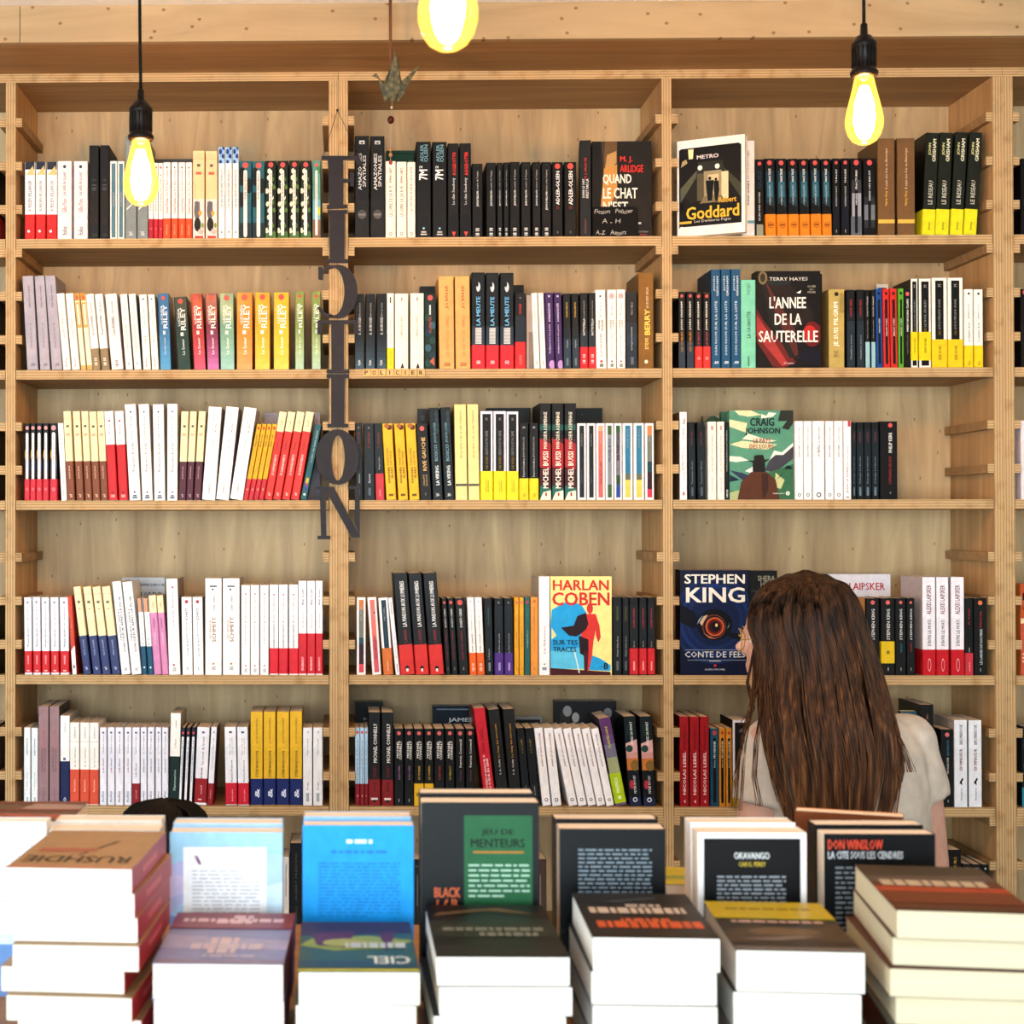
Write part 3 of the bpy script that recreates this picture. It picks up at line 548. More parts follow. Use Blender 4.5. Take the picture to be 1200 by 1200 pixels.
run(1,2,'gold paperback with white title, beside the red wing cover', S('b39a54', dot('2c2820',.94,.14), U('JE SUIS PILGRIM',.27,.84,'f6f0e0',.3,.68), u('TERRY HAYES',.13,.22,'6c5c34',.28,.6), q(.7,.95,'a08848',.7,1), f='5a4a34', k='8a7444'), [(971.5,990.2)], 339)
run(1,2,'dark blue paperback with red author name', S('1c2026', q(0,.6,'30404c'), q(.62,.7,'283038'), U('KARINE GIEBEL',.66,.88,'a83434',.36,.64), u('Chambres noires',.1,.42,'9ca4a8',.4,.62)), [(992.6,1002.4),(1004.4,1013.2)], 339.6)
run(1,2,'thin black paperback with pale blue foot', S('17181a', q(0,.33,'8cb4bc'), U('FRANCK THILLIEZ',.66,.92,'c8c4bc',.36,.62), u('Norferville',.38,.62,'a8a49c',.4,.62)), [(1014,1019.8),(1021,1026.4)], 340)
run(1,2,'cobalt blue paperback with black capsule', S('1c4c94', dot('12264c',.94,.26), *capsule(.06,.85,'141a2c',.28,.72), U('HARLAN COBEN',.44,.62,'d0d8e0',.38,.62)), [(1027.6,1035)], 338.4, lean=-1)
run(1,2,'red paperback with black capsule', S('c42a22', dot('5c1814',.94,.26), *capsule(.06,.85,'241414',.28,.72), U('HARLAN COBEN',.4,.62,'e0d8d0',.38,.62)), [(1035.8,1043.5),(1044.4,1052.4)], 338.2, lean=-1)
run(1,2,'lime green paperback with black capsule', S('5aa42c', dot('1c3c14',.94,.28), *capsule(.06,.85,'18241a',.28,.72), U('HARLAN COBEN',.4,.62,'d0e0c8',.38,.62)), [(1053,1059.6)], 338)
run(1,2,'black paperback with pink circle and long white name', S('1b191a', dot('d05a58',.94,.34), U('MARY HIGGINS CLARK',.46,.88,'e4e0d8',.34,.68), u('NOUVELLES',.18,.42,'8c8880',.4,.6)), [(1060.2,1067.6)], 339)
NB = S('efe8da', q(.02,.97,'171717',.16,.84), U('M',.9,.93,'e0dcd4',.38,.64), U('LE NOEL EN BLEU',.46,.76,'dcd6cc',.4,.6), U('NESBO',.36,.45,'d0a024',.4,.6), f='1c1a18', b=[(.08,.40,'e8c814',[U('SERIE NOIRE',.25,.78,'6c5c0c',.4,.62)])])
run(1,2,'tall black-on-white paperback with raised yellow band', NB, [(1068,1076),(1077.5,1091.6)], [327,327])
NC = S('efe8da', q(.02,.97,'171717',.2,.78), U('M',.9,.93,'e0dcd4',.38,.62), U('QUE LE MEILLEUR GAGNE',.42,.76,'dcd6cc',.4,.58), U('CHAZ',.36,.41,'d0a024',.4,.58), f='e0d8ca', b=[(0,.312,'eac018',[U('SERIE NOIRE',.25,.78,'7c640c',.4,.62)])])
run(1,2,'thick black-on-white paperback with yellow foot band', NC, [(1092.6,1110.6),(1111.4,1129.2)], 325.6)
run(1,2,'slim white paperback with yellow band', S('f2ece0', q(.93,.96,'4c4840',.38,.64), u('JEAN-LUC',.62,.82,'6c665c',.4,.62), u('La chambre du lac',.33,.58,'4c4840',.36,.64), b=[(0,.28,'e8c418',[u('folio',.1,.3,'9a7c10',.3,.7)])]), [(1130.6,1140.8),(1141.8,1152.4)], 339)
# ================= third shelf, left bay
run(2,0,'black paperback with white capsule and red band', S('221c20', q(.3,.6,'5c4a50'), ('e',.2,.6,.2,.06,'c09040'), ('e',.8,.45,.2,.06,'3a5a90'), dot('d8908e',.94,.36), *capsule(.2,.86,'f2eeea',.24,.76), u('SOPHIE TAL DE VIGAN',.45,.84,'68647c',.4,.62), b=[(0,.28,'c42634',[('c',.5,.52,.3,'dc6870')])]), [(28.7,35),(35.6,41.8),(42.6,49.4),(50.4,57),(58.6,67.2)], 496)
run(2,0,'slim white paperback with faint red name', S('f1ede8', U('LAURE SEGUR',.66,.86,'d8786c',.4,.6), u('Beau Titre',.22,.36,'7c7c84',.36,.62), q(.05,.14,'b8b4b0',.4,.62), f='34343c', k='34343c'), [(72,78.6)], 496, lean=-4.4)
def folio(c, ct, n='ALEXIS JENNI', f=.44, tc='7a6a50'): return S('efdcac', q(.915,.92,'d8b888'), q(.82,.845,'6a5c48',.3,.7), q(.74,.75,'d08468',.2,.8), q(.725,.735,'d08468',.25,.75), b=[(0,f,c,[u(n,.55,.88,ct,.36,.62), U('nrf',.08,.16,ct,.3,.7)])])
run(2,0,'cream paperback with brown lower band', folio('8c4c2c','e0c0a0'), [(79,88),(90,98.6),(100,108.2),(109.2,117.8),(118.6,126.8)], 482, lean=-5)
run(2,0,'white-headed paperback with tall red band', S('f3eee8', q(.88,.9,'b83430',.36,.64), u('Zoe Brisby',.66,.86,'d4847c',.36,.62), b=[(0,.625,'bf191d',[('c',.5,.14,.1,'6c1014'),q(.05,.1,'e09090',.25,.75)])]), [(127.6,138.2),(139.8,150.2)], 481.6, lean=-5.5)
run(2,0,'tall white paperback with thin serif lettering', S('f6f1ec', ('c',.5,.92,.09,'2c2a28'), u('Tatiana de Rosnay',.62,.88,'4c4846',.4,.62), u('Poussiere blonde',.3,.6,'84807c',.36,.66), ('c',.5,.085,.09,'2c2a28'), q(.02,.035,'4c5a78',.25,.75), q(.04,.055,'4c5a78',.32,.68), f='d8cfc8'), [(152,165.2),(166.8,179.2),(181,193.8),(196,208.2)], 473.6, lean=[-6,-4.5,-2,0])
run(2,0,'cream paperback with dark maroon lower band', folio('642838','c8a0a4','JEAN-BAPTISTE ANDREA',.435), [(209,217.6),(218,226),(226.8,235.2)], 482, lean=[3.4,4.6,6])
run(2,0,'thick leaning white paperback with red author', S('f6f2ee', u('Jean-Christophe',.72,.96,'d0504c',.38,.54), u('Rufin',.73,.83,'d0504c',.58,.72), u('D\'or et de jungle',.46,.66,'9c9ca4',.42,.6), u('CALMANN LEVY',.06,.18,'b8b4c0',.4,.6), q(0,.0,'f6f2ee'), f='bcaea8'), [(236.3,252),(252.8,268),(269,284.2)], [476.6,476,476.4], lean=[8,12,17])
run(2,0,'leaning yellow paperback with red band', S('dba218', dot('c4482c',.945,.36), U('ERNE SURE',.7,.86,'4c3c14',.3,.66), u('Un soir de pluie',.34,.66,'a87814',.38,.6), b=[(0,.275,'b8242c',[('c',.5,.5,.26,'dc7c70')])]), [(284.8,290.2),(290.8,296.4),(297,302.4),(303,308.6)], 496.6, lean=16.5)
run(2,0,'leaning cream-headed paperback with tall red band', S('efdcac', u('LE CLAN',.83,.9,'c08468',.36,.66), b=[(0,.775,'c92a22',[u('MURIELLE',.72,.9,'74181a',.38,.6),U('LE CLAN DES PERDUS',.36,.66,'f0dcd0',.34,.66), U('nrf',.06,.1,'f0dcd0',.3,.66)])], f='c8b48c'), [(309.6,318.6),(319.6,328.8),(330,339.4),(340.4,350.2)], 482, lean=18)
run(2,0,'leaning teal paperback with small coloured squares', S('2f6e74', q(.22,.29,'d0a83c',.25,.75), q(.18,.22,'a0406c',.25,.75), q(.13,.18,'2c4ca0',.25,.75), ('c',.5,.07,.2,'e8ecec'), u('L\'ombre des heures douces',.5,.92,'c8d4d0',.36,.66)), [(351.6,359)], 497, lean=18)
# ================= third shelf, middle bay
DT = S('202a2e', q(.0,.7,'27343a'), U('M. GRANGE',.68,.88,'8c3034',.38,.62), q(.93,.95,'9a9a98',.42,.56), u('Aurore',.22,.34,'b8bcbc',.38,.64), q(.06,.16,'5c7080',.4,.66))
run(2,1,'dark slate paperback beside the hanging letter', DT, [(417.5,425),(427,439.2)], 496, lean=-.8)
run(2,1,'dark slate paperback with red foot band', S('20282c', q(.3,.7,'27343a'), U('M. GRANGE',.68,.88,'8c3034',.38,.62), u('Fange noire',.4,.56,'b8bcbc',.4,.64), b=[(0,.345,'b83038',[u('pocket',.15,.4,'e0a0a0',.36,.64)])]), [(440.8,450.8)], 496, lean=-2.6)
run(2,1,'yellow paperback with black two-line title', S('e4ae1c', ('e',.7,.95,.3,.035,'6c2c1c'), ('e',.45,.97,.3,.03,'a8642c'), U('KENDARE',.22,.43,'2c2414',.28,.5), U('BLAKE',.29,.43,'2c2414',.62,.84), u('THREE DARK',.45,.68,'7c5c18',.26,.46), u('CROWNS',.45,.64,'7c5c18',.6,.8), q(.05,.08,'7c5c18',.25,.75)), [(453,464.8),(467,478.6),(480.2,492)], 496, lean=-5)
run(2,1,'black paperback with gold block lettering', S('1d1b1c', dot('d05a50',.935,.22), U('RIVE GAUCHE',.38,.82,'d8b060',.38,.74), u('PHILIPPE',.19,.33,'b89458',.34,.5), u('BOURGOIN',.18,.33,'b89458',.6,.74), q(.06,.09,'8a7a60',.45,.55)), [(492.6,506.2)], 496, lean=-5)
run(2,1,'tall dark teal paperback with white foot title', S('1d2a30', *[('e',.75,.75+.06*k,.2,.03,'38525c') for k in range(4)], U('JACQUES-OLIVIER',.62,.84,'6a98a4',.36,.68), U('BOSCO',.42,.6,'6a98a4',.36,.68), U('LA VIKING',.16,.37,'e8ece8',.36,.74), U('fayard',.04,.07,'d8d8d0',.22,.76), f='14191c', k='14191c'), [(507.6,519.4),(521,532.8)], 477.4, lean=-5)
run(2,1,'tall pale yellow paperback with dark stripe', S('ebd48c', u('ENQUETE SUR LE LIEUTENANT',.44,.94,'a8905c',.44,.64), q(.145,.17,'6c6c58'), f='b89c5c'), [(534,548.2),(549.2,562.4)], 474, lean=-1.5)
run(2,1,'white-edged black paperback with yellow band', S('ece6ea', q(.03,.97,'18181a',.14,.86), U('M',.9,.925,'d0ccc8',.4,.62), u('CREATION D\'UN CRIME',.5,.78,'d0ccc8',.38,.62), U('CAIRE GRUMLER',.34,.49,'d0a024',.4,.62), b=[(0,.325,'e8d41a',[u('serie noire',.25,.72,'7c7414',.34,.5), U('GALLIMARD',.25,.7,'7c7414',.56,.68)])]), [(563.2,578),(578.8,593.4),(594,608)], 482.2)
run(2,1,'small black paperback with yellow foot band', S('1b1a1b', q(.93,.955,'9a9490',.35,.65), u('JEAN-FRANCOIS',.55,.82,'a8a49c',.38,.62), u('Dupont Dessalines',.3,.54,'d0ccc4',.36,.64), b=[(0,.28,'e4cc1c',[u('folio',.15,.3,'8a7c14',.3,.7)])]), [(608.8,619.6),(620.6,631.4)], 496)
run(2,1,'tall black, red and teal paperback with white name', S('1d1c1d', q(.72,.78,'2c6a5c'), q(.6,.63,'5c1f24'), ('p',[(0,.64),(1,.58),(1,.3),(0,.34)],'a8242a'), q(.1,.32,'5a2026'), ('p',[(0,0),(0,.15),(1,.12),(1,0)],'2f7c6c'), ('p',[(0,0),(1,0),(1,.1),(.3,.08)],'e8e0c8'), U('MON COEUR A DEMENAGE',.53,.91,'eee4cc',.34,.66), U('MICHEL BUSSI',.12,.5,'f4ecd8',.28,.78), q(.04,.075,'a84030',.48,.64), f='141414', k='141414'), [(632.5,646.2),(647,661),(661.8,675.8)], 472.6)
def framed(*inner): return S('f0e8e6', *inner)
I = lambda v0, v1, c: q(v0, v1, c, .22, .8)
run(2,1,'white-framed paperback with charcoal panel', framed(I(.03,.97,'2e3436'), u('MICHEL BUSSI',.7,.86,'d0ccc8',.4,.6), u('Nympheas noirs',.22,.4,'a8a8a4',.4,.6)), [(676.8,687.2),(688,698.2)], 496)
run(2,1,'white-framed paperback with coral panel', framed(I(.03,.97,'d86a5c'), I(.03,.4,'d0605a'), I(.9,.97,'e0a07c'), u('BUSSI',.74,.9,'f0dcd0',.4,.6), u('Gravé dans le sable',.2,.5,'b03c40',.36,.64)), [(699,709.2)], 496)
run(2,1,'white-framed paperback with green and grey panel', framed(I(.03,.97,'8c94a0'), I(.85,.97,'4c7040'), I(.03,.2,'4c7040'), u('MICHEL BUSSI',.5,.8,'3c4460',.34,.66), u('NE LACHE PAS',.2,.48,'e0d8c8',.34,.66)), [(710,719.2)], 496)
run(2,1,'white-framed paperback with green and navy panel', framed(I(.03,.97,'7c7484'), I(.88,.97,'3c7038'), I(.2,.32,'3c6038'), I(.03,.2,'24489c'), U('MA MAIN DANS',.52,.88,'3c3444',.3,.7), u('BUSSI',.33,.5,'e8dcdc',.34,.66)), [(720,729.2)], 496)
run(2,1,'white-framed paperback with blue and yellow panel', framed(I(.3,.97,'2e7ca0'), I(.03,.3,'e0c054'), I(.26,.34,'7c7c5c'), u('MICHEL BUSSI',.68,.92,'d0e0e4',.4,.6)), [(730,741.8),(743,755.2)], 496)
run(2,1,'white-framed paperback with orange, grey and maroon panel', framed(I(.84,.97,'d87838'), I(.5,.84,'84887c'), I(.36,.5,'2c5c64'), I(.14,.36,'4c2430'), I(.03,.14,'c4304c'), u('BUSSI',.76,.92,'f0e0d0',.4,.6)), [(756.2,766.8)], 496)
# ================= third shelf, right bay
run(2,2,'tall slim white paperback with black head lettering', S('f1ece8', U('NULL',.86,.93,'34343a',.42,.8), u('FONT',.7,.82,'7c7c80',.4,.66), u('UNE ENQUETE PHILOSOPHIQUE',.2,.6,'8c8c90',.54,.68), U('THOMAS HUNT',.33,.52,'c03c48',.28,.44), q(.05,.09,'b84048',.4,.66), k='8a6c4c'), [(796.8,805.4)], 483)
run(2,2,'dark navy paperback with dim red name', S('1a2228', q(.1,.8,'212f38'), u('KARINE GIEBEL',.7,.88,'8c3c48',.4,.62), u('Terminus Elicius',.2,.5,'8c989c',.4,.62), q(.05,.16,'5c6c78',.34,.66)), [(807.4,815.8),(818,827)], 495, lean=-1)
run(2,2,'cream paperback with pale orange title', S('f1e6d6', u('LES SECRETS DES HOMMES',.36,.84,'d8b08c',.4,.62), u('Lisa Jewell',.1,.28,'6c665c',.38,.64), q(.89,.95,'c09494',.34,.66)), [(830,839.8),(841,849.4)], 494.4)
run(2,2,'very thin black paperback beside the cowboy cover', S('1c1f21', U('CRAIG JOHNSON LITTLE BIRD',.36,.9,'b0b4b0',.3,.7), U('10',.08,.13,'d8d8d4',.2,.8), U('18',.03,.07,'d8d8d4',.2,.8)), [(850.2,854.2)], 495)
GM = lambda c, t: S('f3eeea', D('CRAIG JOHNSON',.72,.93,c,.4,.62), D(t,.54,.7,'3c3a38',.4,.62), ('c',.5,.06,.22,'2c2a28'), ('c',.5,.06,.13,'f3eeea'))
run(2,2,'white paperback with orange name reading downward', GM('d88440','DARK HORSE'), [(932,941.6),(942.2,951.8),(967.8,977.2),(978.2,988.2)], 493.4)
run(2,2,'thicker white paperback with blue-grey name', GM('5c6c84','STEAMBOAT'), [(953,966.6)], 493.4)
run(2,2,'white paperback with red corner and name', S('f3eeea', q(.93,1,'c83840',.55,.95), u('J\'ai tue Jules',.42,.68,'54504e',.42,.62), U('JESSICA KERR',.08,.42,'c8443c',.38,.64), q(.02,.04,'b0988c',.25,.75)), [(989,998)], 493.4)
run(2,2,'narrow dark blue-green paperback', S('181f24', q(.1,.9,'20303a'), u('KERR',.74,.88,'8c3844',.4,.64), u('Trilogie berlinoise',.2,.56,'98a4a8',.38,.6), q(.05,.16,'6c8090',.3,.66)), [(998.8,1003.6),(1004.4,1012.4),(1013.2,1021.2),(1022,1030.2)], 495)
run(2,2,'thick black paperback with red circle and title', S('171415', dot('d0504c',.95,.13,.6), U('PHILIP KERR',.6,.86,'e6e0d8',.5,.7), u('L\'OFFRANDE GRECQUE',.2,.55,'a02c30',.5,.68), q(.07,.1,'8c8480',.56,.62)), [(1031.4,1052.4)], 494)
# ================= fourth shelf, left bay
run(3,0,'white paperback with red band', S('ecebf2', q(.92,.95,'7c84a0',.36,.62), u('La vie clandestine',.58,.88,'a4acc0',.38,.62), U('Monica Sabolo',.36,.58,'4c78a8',.38,.62), b=[(.025,.305,'c4161c',[u('MARIE',.4,.8,'f0c0c0',.4,.62),q(.06,.12,'f0c0c0',.3,.7)])]), [(29,37.8),(39.2,48),(49.4,58.4),(60,69.4),(71,81.2)], 700, lean=-1)
run(3,0,'thin leaning orange-red paperback with white foot', S('c4402c', q(0,.36,'f0ece8'), ('p',[(0,.3),(1,.38),(1,.42),(0,.42)],'c4402c'), q(.08,.12,'44609c',.3,.7), u('LE SAUT',.5,.75,'e09c6c',.4,.6)), [(84.8,90.2)], 698, lean=-6)
run(3,0,'leaning cream paperback with navy lower band', S('efdcb0', q(.915,.92,'d0aca0'), q(.81,.84,'8c7c68',.3,.7), q(.74,.755,'d09478',.35,.65), b=[(0,.44,'3c4880',[u('PASCAL QUIGNARD',.5,.9,'b0b8d4',.38,.62),U('nrf',.12,.19,'d0d4e4',.28,.66)])]), [(98.2,107),(109.6,119),(120.6,130),(131.6,141.4)], 687, lean=-12.5)
run(3,0,'tall leaning white paperback with black capitals', S('efeff0', U('SON ODEUR APRES LA PLUIE',.24,.84,'1c2024',.54,.8), U('CEDRIC SAPIN',.36,.7,'2c3034',.28,.46), u('Stock',.04,.07,'6c7884',.25,.7)), [(142.6,153.2),(154.6,166.2)], 681, lean=-11.5)
run(3,0,'thin white paperback with teal band and brown head', S('efeff0', q(.82,1,'d09470'), q(.82,1,'342c2c',.75,1), u('UNE GIRAFE SOUS LA PLUIE',.36,.78,'9c9ca4',.4,.6), b=[(0,.37,'1d5c80',[('c',.5,.25,.2,'d0e0e8')])]), [(167,172.8),(174,180.2)], 701, lean=-6)
run(3,0,'cream-headed paperback with tall pink band', S('efdcb0', u('La filiere',.84,.92,'d08460',.34,.66), b=[(0,.78,'cf84b0',[u('MARINE',.76,.92,'7c3c64',.38,.6),u('LA FILIERE',.48,.68,'f0d4e4',.38,.6)])]), [(181,189.6),(190.4,198)], 697.4, lean=-7)
run(3,0,'tall white paperback with two small red dots', S('f5f2f0', ('c',.55,.91,.1,'c83c44'), u('Etienne Kern',.7,.88,'dc9890',.42,.62), u('La Vie en fuite',.5,.68,'b4b0b0',.42,.62), ('c',.45,.1,.1,'c83c44'), u('Albin Michel',.035,.075,'7c88a8',.25,.65), k='8c7c70', f='9a8a7c'), [(198.2,211.8)], 678, lean=-3.6)
SM = S('f5f2f0', dot('b8303c',.94,.18), U('SCHMITT',.7,.86,'5c94c4',.36,.62), u('LE DEFI DE JERUSALEM',.46,.68,'a8c4d4',.38,.6), u('La nuit de feu',.24,.46,'9c9c9c',.44,.62), q(.06,.1,'a0a0b0',.46,.56), k='a8988c', f='a8988c')
run(3,0,'small white paperback with pink circle and blue name', SM, [(214,226.2),(227,238.8)], 699.6, lean=-1.4)
run(3,0,'thick tall white paperback with orange name', S('f6f3f0', q(.91,.925,'4c4c50',.26,.72), ('c',.45,.885,.06,'242424'), u('Soleil sombre',.67,.82,'50504c',.42,.6), U('SCHMITT',.34,.6,'e0a060',.42,.66), u('ERIC-EMMANUEL',.38,.57,'e0a870',.24,.36), ('c',.5,.115,.07,'d8904c'), u('Albin Michel',.05,.085,'6c88a8',.34,.64), k='b8a898', f='b8a898'), [(240.6,260.2),(261.2,281.2)], 678)
run(3,0,'white paperback with pale red name and dots', S('f5f2f2', ('c',.52,.9,.1,'c04850'), u('Eric-Emmanuel Schmitt',.58,.88,'dc9c98',.38,.6), u('Le defi de Jerusalem',.34,.56,'acb4c0',.38,.6), ('c',.5,.1,.1,'b84450'), u('Albin Michel',.03,.07,'8c98b8',.28,.7)), [(282.8,293.2),(293.8,304),(305,315)], 686)
run(3,0,'white paperback with red lower band and pink name', S('f4f1f2', ('c',.5,.89,.1,'c03840'), u('Beata Umubyeyi',.58,.86,'d86c6c',.38,.62), U('DESSEIN ENCHANTE',.3,.56,'7c8ca0',.4,.6), b=[(.012,.295,'cd1c2c',[])]), [(316,326.4),(327,337.6),(338.8,349.6)], 685.4)
run(3,0,'tall white paperback with blue name and red band', S('f2f0f4', U('Ann Scott',.74,.91,'2c4c98',.36,.66), u('Les insolents',.5,.66,'8c90a4',.42,.62), b=[(.012,.44,'c41c28',[U('PRIX RENAUDOT',.08,.42,'f0c8cc',.34,.66)])]), [(350,359.6),(360.2,369.6),(370.2,378.3)], 680.6)
# ================= fourth shelf, middle bay
run(3,1,'white-framed paperback with orange, grey and maroon strips', framed(I(.84,.97,'c8743c'), I(.48,.84,'848878'), I(.4,.48,'2c6070'), I(.14,.4,'4c2c3c'), I(.03,.14,'c43c4c'), u('BUSSI',.7,.88,'f0e8e0',.4,.6)), [(418.2,428.8)], 700)
run(3,1,'leaning white-framed paperback with coral panel', framed(I(.03,.97,'dc7068'), I(.03,.45,'c85460'), ('c',.68,.8,.1,'24284c'), u('BUSSI',.74,.9,'f0d8d0',.4,.6), u('Grave dans le sable',.2,.5,'a02840',.36,.64)), [(436.6,447.2)], 700, lean=-6)
run(3,1,'leaning white-framed navy paperback with orange band', S('f0e8e6', q(.03,.97,'264860',.24,.8), u('MICHEL',.7,.88,'d0d8e0',.42,.62), u('Sang famille',.4,.6,'7c98ac',.42,.62), b=[(0,.345,'cc6c30',[U('pocket',.15,.5,'e8b894',.36,.64)])]), [(449.8,461.2)], 700, lean=-6.4)
run(3,1,'slender leaning white paperback with navy letters', S('f0eef2', U('MARTINE',.78,.94,'3c4c80',.36,.66), u('Ecrire la vie',.22,.5,'8890a8',.4,.62), q(.03,.14,'8c94a8',.4,.62)), [(464,468.8)], 700, lean=-9)
run(3,1,'tall leaning black paperback with red band', S('202226', U('LA MAISON AUX LUMIERES',.47,.92,'e8e6e0',.4,.72), U('CARRISI',.31,.44,'8c2c34',.42,.66), f='14110f', k='14110f', b=[(0,.295,'cc2c28',[('c',.5,.22,.16,'241414'),q(.1,.2,'f0e0dc',.42,.58)])]), [(469.8,486.4),(487.6,503.2),(504.8,520.8)], 671, lean=-9)
run(3,1,'black paperback with red title and pink circle', S('1b1d20', dot('d0504c',.945,.3), U('DONATO CARRISI',.62,.86,'dcd8d0',.36,.66), U('LE JEU DES OMBRES',.2,.58,'9c2c34',.38,.64), q(.06,.1,'8c8880',.45,.58)), [(522.6,528.4),(529.8,536.8),(538.4,549.4)], 701, lean=-5)
run(3,1,'white paperback with orange band', S('f3eeea', q(.94,.955,'88888c',.4,.6), U('EMA CHASE',.3,.52,'3c3a38',.42,.64), u('La disparition de Chloe',.52,.88,'6c7478',.42,.6), b=[(0,.285,'e05c1c',[U('10',.38,.52,'f4dccc',.28,.72),U('18',.18,.32,'f4dccc',.28,.72)])]), [(551,559),(559.8,568.2)], 700, lean=-3.4)
run(3,1,'plain black paperback with faint teal letters', S('1d2226', q(.1,.9,'232c30'), u('GRANGE',.64,.88,'3c7c78',.4,.62), u('Le Purgatoire',.2,.34,'c0c4c0',.4,.6), q(.05,.16,'8c9498',.38,.66)), [(569.4,578.4)], 701, lean=-2)
run(3,1,'black paperback with purple band', S('1b2128', q(.3,.9,'242e38'), q(.93,.955,'8a8c90',.4,.6), u('GRANGE ROUGE',.62,.9,'3c4858',.4,.62), u('La Terre des morts',.29,.54,'c4c4c0',.44,.6), b=[(0,.29,'54328c',[q(.2,.55,'a48cc4',.42,.66)])]), [(580,590.4),(591.6,601.6)], 701, lean=-.6)
run(3,1,'thin yellow-orange paperback', S('df9c24', dot('d07060',.935,.36), u('LE COUP DU SORT',.4,.86,'e8b860',.38,.62), U('M.C. HILL',.36,.56,'8c5c10',.42,.62), q(.06,.1,'a87414',.44,.6)), [(603,608.2),(608.8,614.2)], 700)
run(3,1,'teal paperback among orange ones', S('2f7470', dot('a83c3c',.935,.34), u('LES VERTUS',.6,.86,'488c88',.38,.62), u('Agatha',.34,.58,'b8d0c8',.42,.62)), [(615,621.4)], 700)
run(3,1,'orange paperback beside the tall white spine', S('e0903a', dot('c06030',.945,.22), U('LUCA DI FULVIO',.64,.88,'7c4418',.38,.58), u('Les prisonniers',.3,.62,'a8642c',.4,.6), q(.06,.1,'a8642c',.46,.56)), [(622,631)], 699.6)
run(3,1,'tall white paperback with small red lettering', S('f4f1f2', u('Les Enfermees',.22,.5,'dc7c7c',.42,.62), ('c',.5,.11,.07,'24202c'), q(.05,.08,'8c98a8',.28,.72), k='b0a090'), [(631.8,644.6)], 675.6)
run(3,1,'dark grey paperback with olive author name', S('1d2225', q(.1,.9,'24292c'), u('FRANCK GOLDEN',.7,.88,'8c8c3c',.4,.62), u('Nuits blanches',.24,.5,'a8aca8',.4,.62), q(.06,.18,'70787c',.36,.66)), [(718.8,728.8),(729.8,737.2)], 700)
run(3,1,'black paperback with red name and red band', S('1d1f22', q(.4,.9,'23282c'), U('CLAIRE FAVAN',.6,.86,'b02c34',.4,.62), u('Serre',.36,.44,'b0b0ac',.44,.58), b=[(.01,.345,'bf2026',[q(.15,.5,'e88c88',.4,.62)])]), [(738,748.2),(749.4,758.2),(759.2,767.8)], 700)
# ================= fourth shelf, right bay
run(3,2,'orange-brown paperback beside the long hair', S('9c6430', U('KING',.5,.9,'e0d0b8',.36,.64), u('N',.92,.96,'f0e0c8',.3,.6)), [(999,1014.8)], 701)
KG = lambda t, c, **k: S('1d1f20', dot('d0605c',.945,.17), u('STEPHEN KING',.46,.86,'d8d8d4',.4,.66), u(t,.3,.42,c,.42,.64), q(.06,.1,'b0b0ac',.47,.54), **k)
run(3,2,'black paperback with pink circle, nearest the hair', KG('SAC','5c5c5c'), [(1015.6,1031)], 701)
run(3,2,'black paperback with yellow label', KG('OSSUAIRE','5c5c5c', b=[(.155,.44,'d8b41c',[('c',.5,.5,.14,'9c7c10')])]), [(1033,1049)], 701)
run(3,2,'black paperback with teal subtitle', KG('HOLLY','2c8890'), [(1049.8,1062.2)], 701)
run(3,2,'slim black paperback with red subtitle', KG('CUJO','b02c2c'), [(1063.2,1072.4)], 701)
run(3,2,'tall white paperback with red name and red band', S('e4e0e6', U('ALEXIS LAIPSKER',.62,.92,'b8242c',.28,.68), U('D\'ENTRE LES MORTS',.3,.57,'242428',.38,.66), f='b8acac', k='b8acac', b=[(0,.262,'b4141e',[('e',.5,.4,.14,.26,'dc8c90'),('e',.5,.4,.1,.2,'b4141e')])]), [(1081.6,1097),(1098,1112.4),(1115,1130.6)], 676.4)
run(3,2,'black paperback with red foot and red name', S('1b1c1f', U('M. PULIXI',.66,.86,'a82c2c',.4,.6), q(.3,.36,'a0a0a0',.46,.56), b=[(0,.29,'b8303a',[u('pocket',.2,.6,'e8a0a4',.38,.66)])]), [(1131.4,1140.8)], 701)
run(3,2,'black paperback with orange circle, last in the row', S('1a1b1e', dot('d8703c',.94,.18), U('PANCOL',.62,.84,'9c3030',.44,.62), u('LES LARMES DE NOS PERES',.14,.6,'d0d0cc',.46,.66), q(.05,.09,'a0a0a0',.47,.54)), [(1141.6,1156.8)], 701)
# ================= fifth shelf, left bay
run(4,0,'slim white paperback with red and black name', S('e6edf0', U('LAURENT PETITMANGIN',.64,.86,'6c2c3c',.4,.64), u('Ce qu\'il faut de nuit',.18,.42,'7c8c98',.4,.64), q(.03,.1,'a8b8bc',.38,.7)), [(28,35.6),(36.8,44.4)], 853)
run(4,0,'tall dusty mauve paperback', S('a07e84', u('NATHACHA',.56,.76,'c84c5c',.42,.6), u('LES MIROIRS DE LA VILLE',.34,.58,'5c4448',.28,.44), u('DE NATHALIE',.34,.57,'5c4448',.58,.72), u('ACTES SUD',.04,.18,'7c5c64',.42,.6), f='3c3234'), [(45,57.2),(58,69.6)], 828)
run(4,0,'white paperback with navy lower half', S('f2f0f0', u('Delphine de',.82,.92,'a8acb4',.42,.6), q(.5,.53,'4c6c9c',.3,.6), b=[(0,.49,'1c2c68',[('p',[(.5,.06),(.66,.12),(.5,.18),(.34,.12)],'d8dce8'),('p',[(.5,.08),(.6,.12),(.5,.16),(.4,.12)],'1c2c68')])], f='a8a4a0'), [(70.6,81.8)], 839)
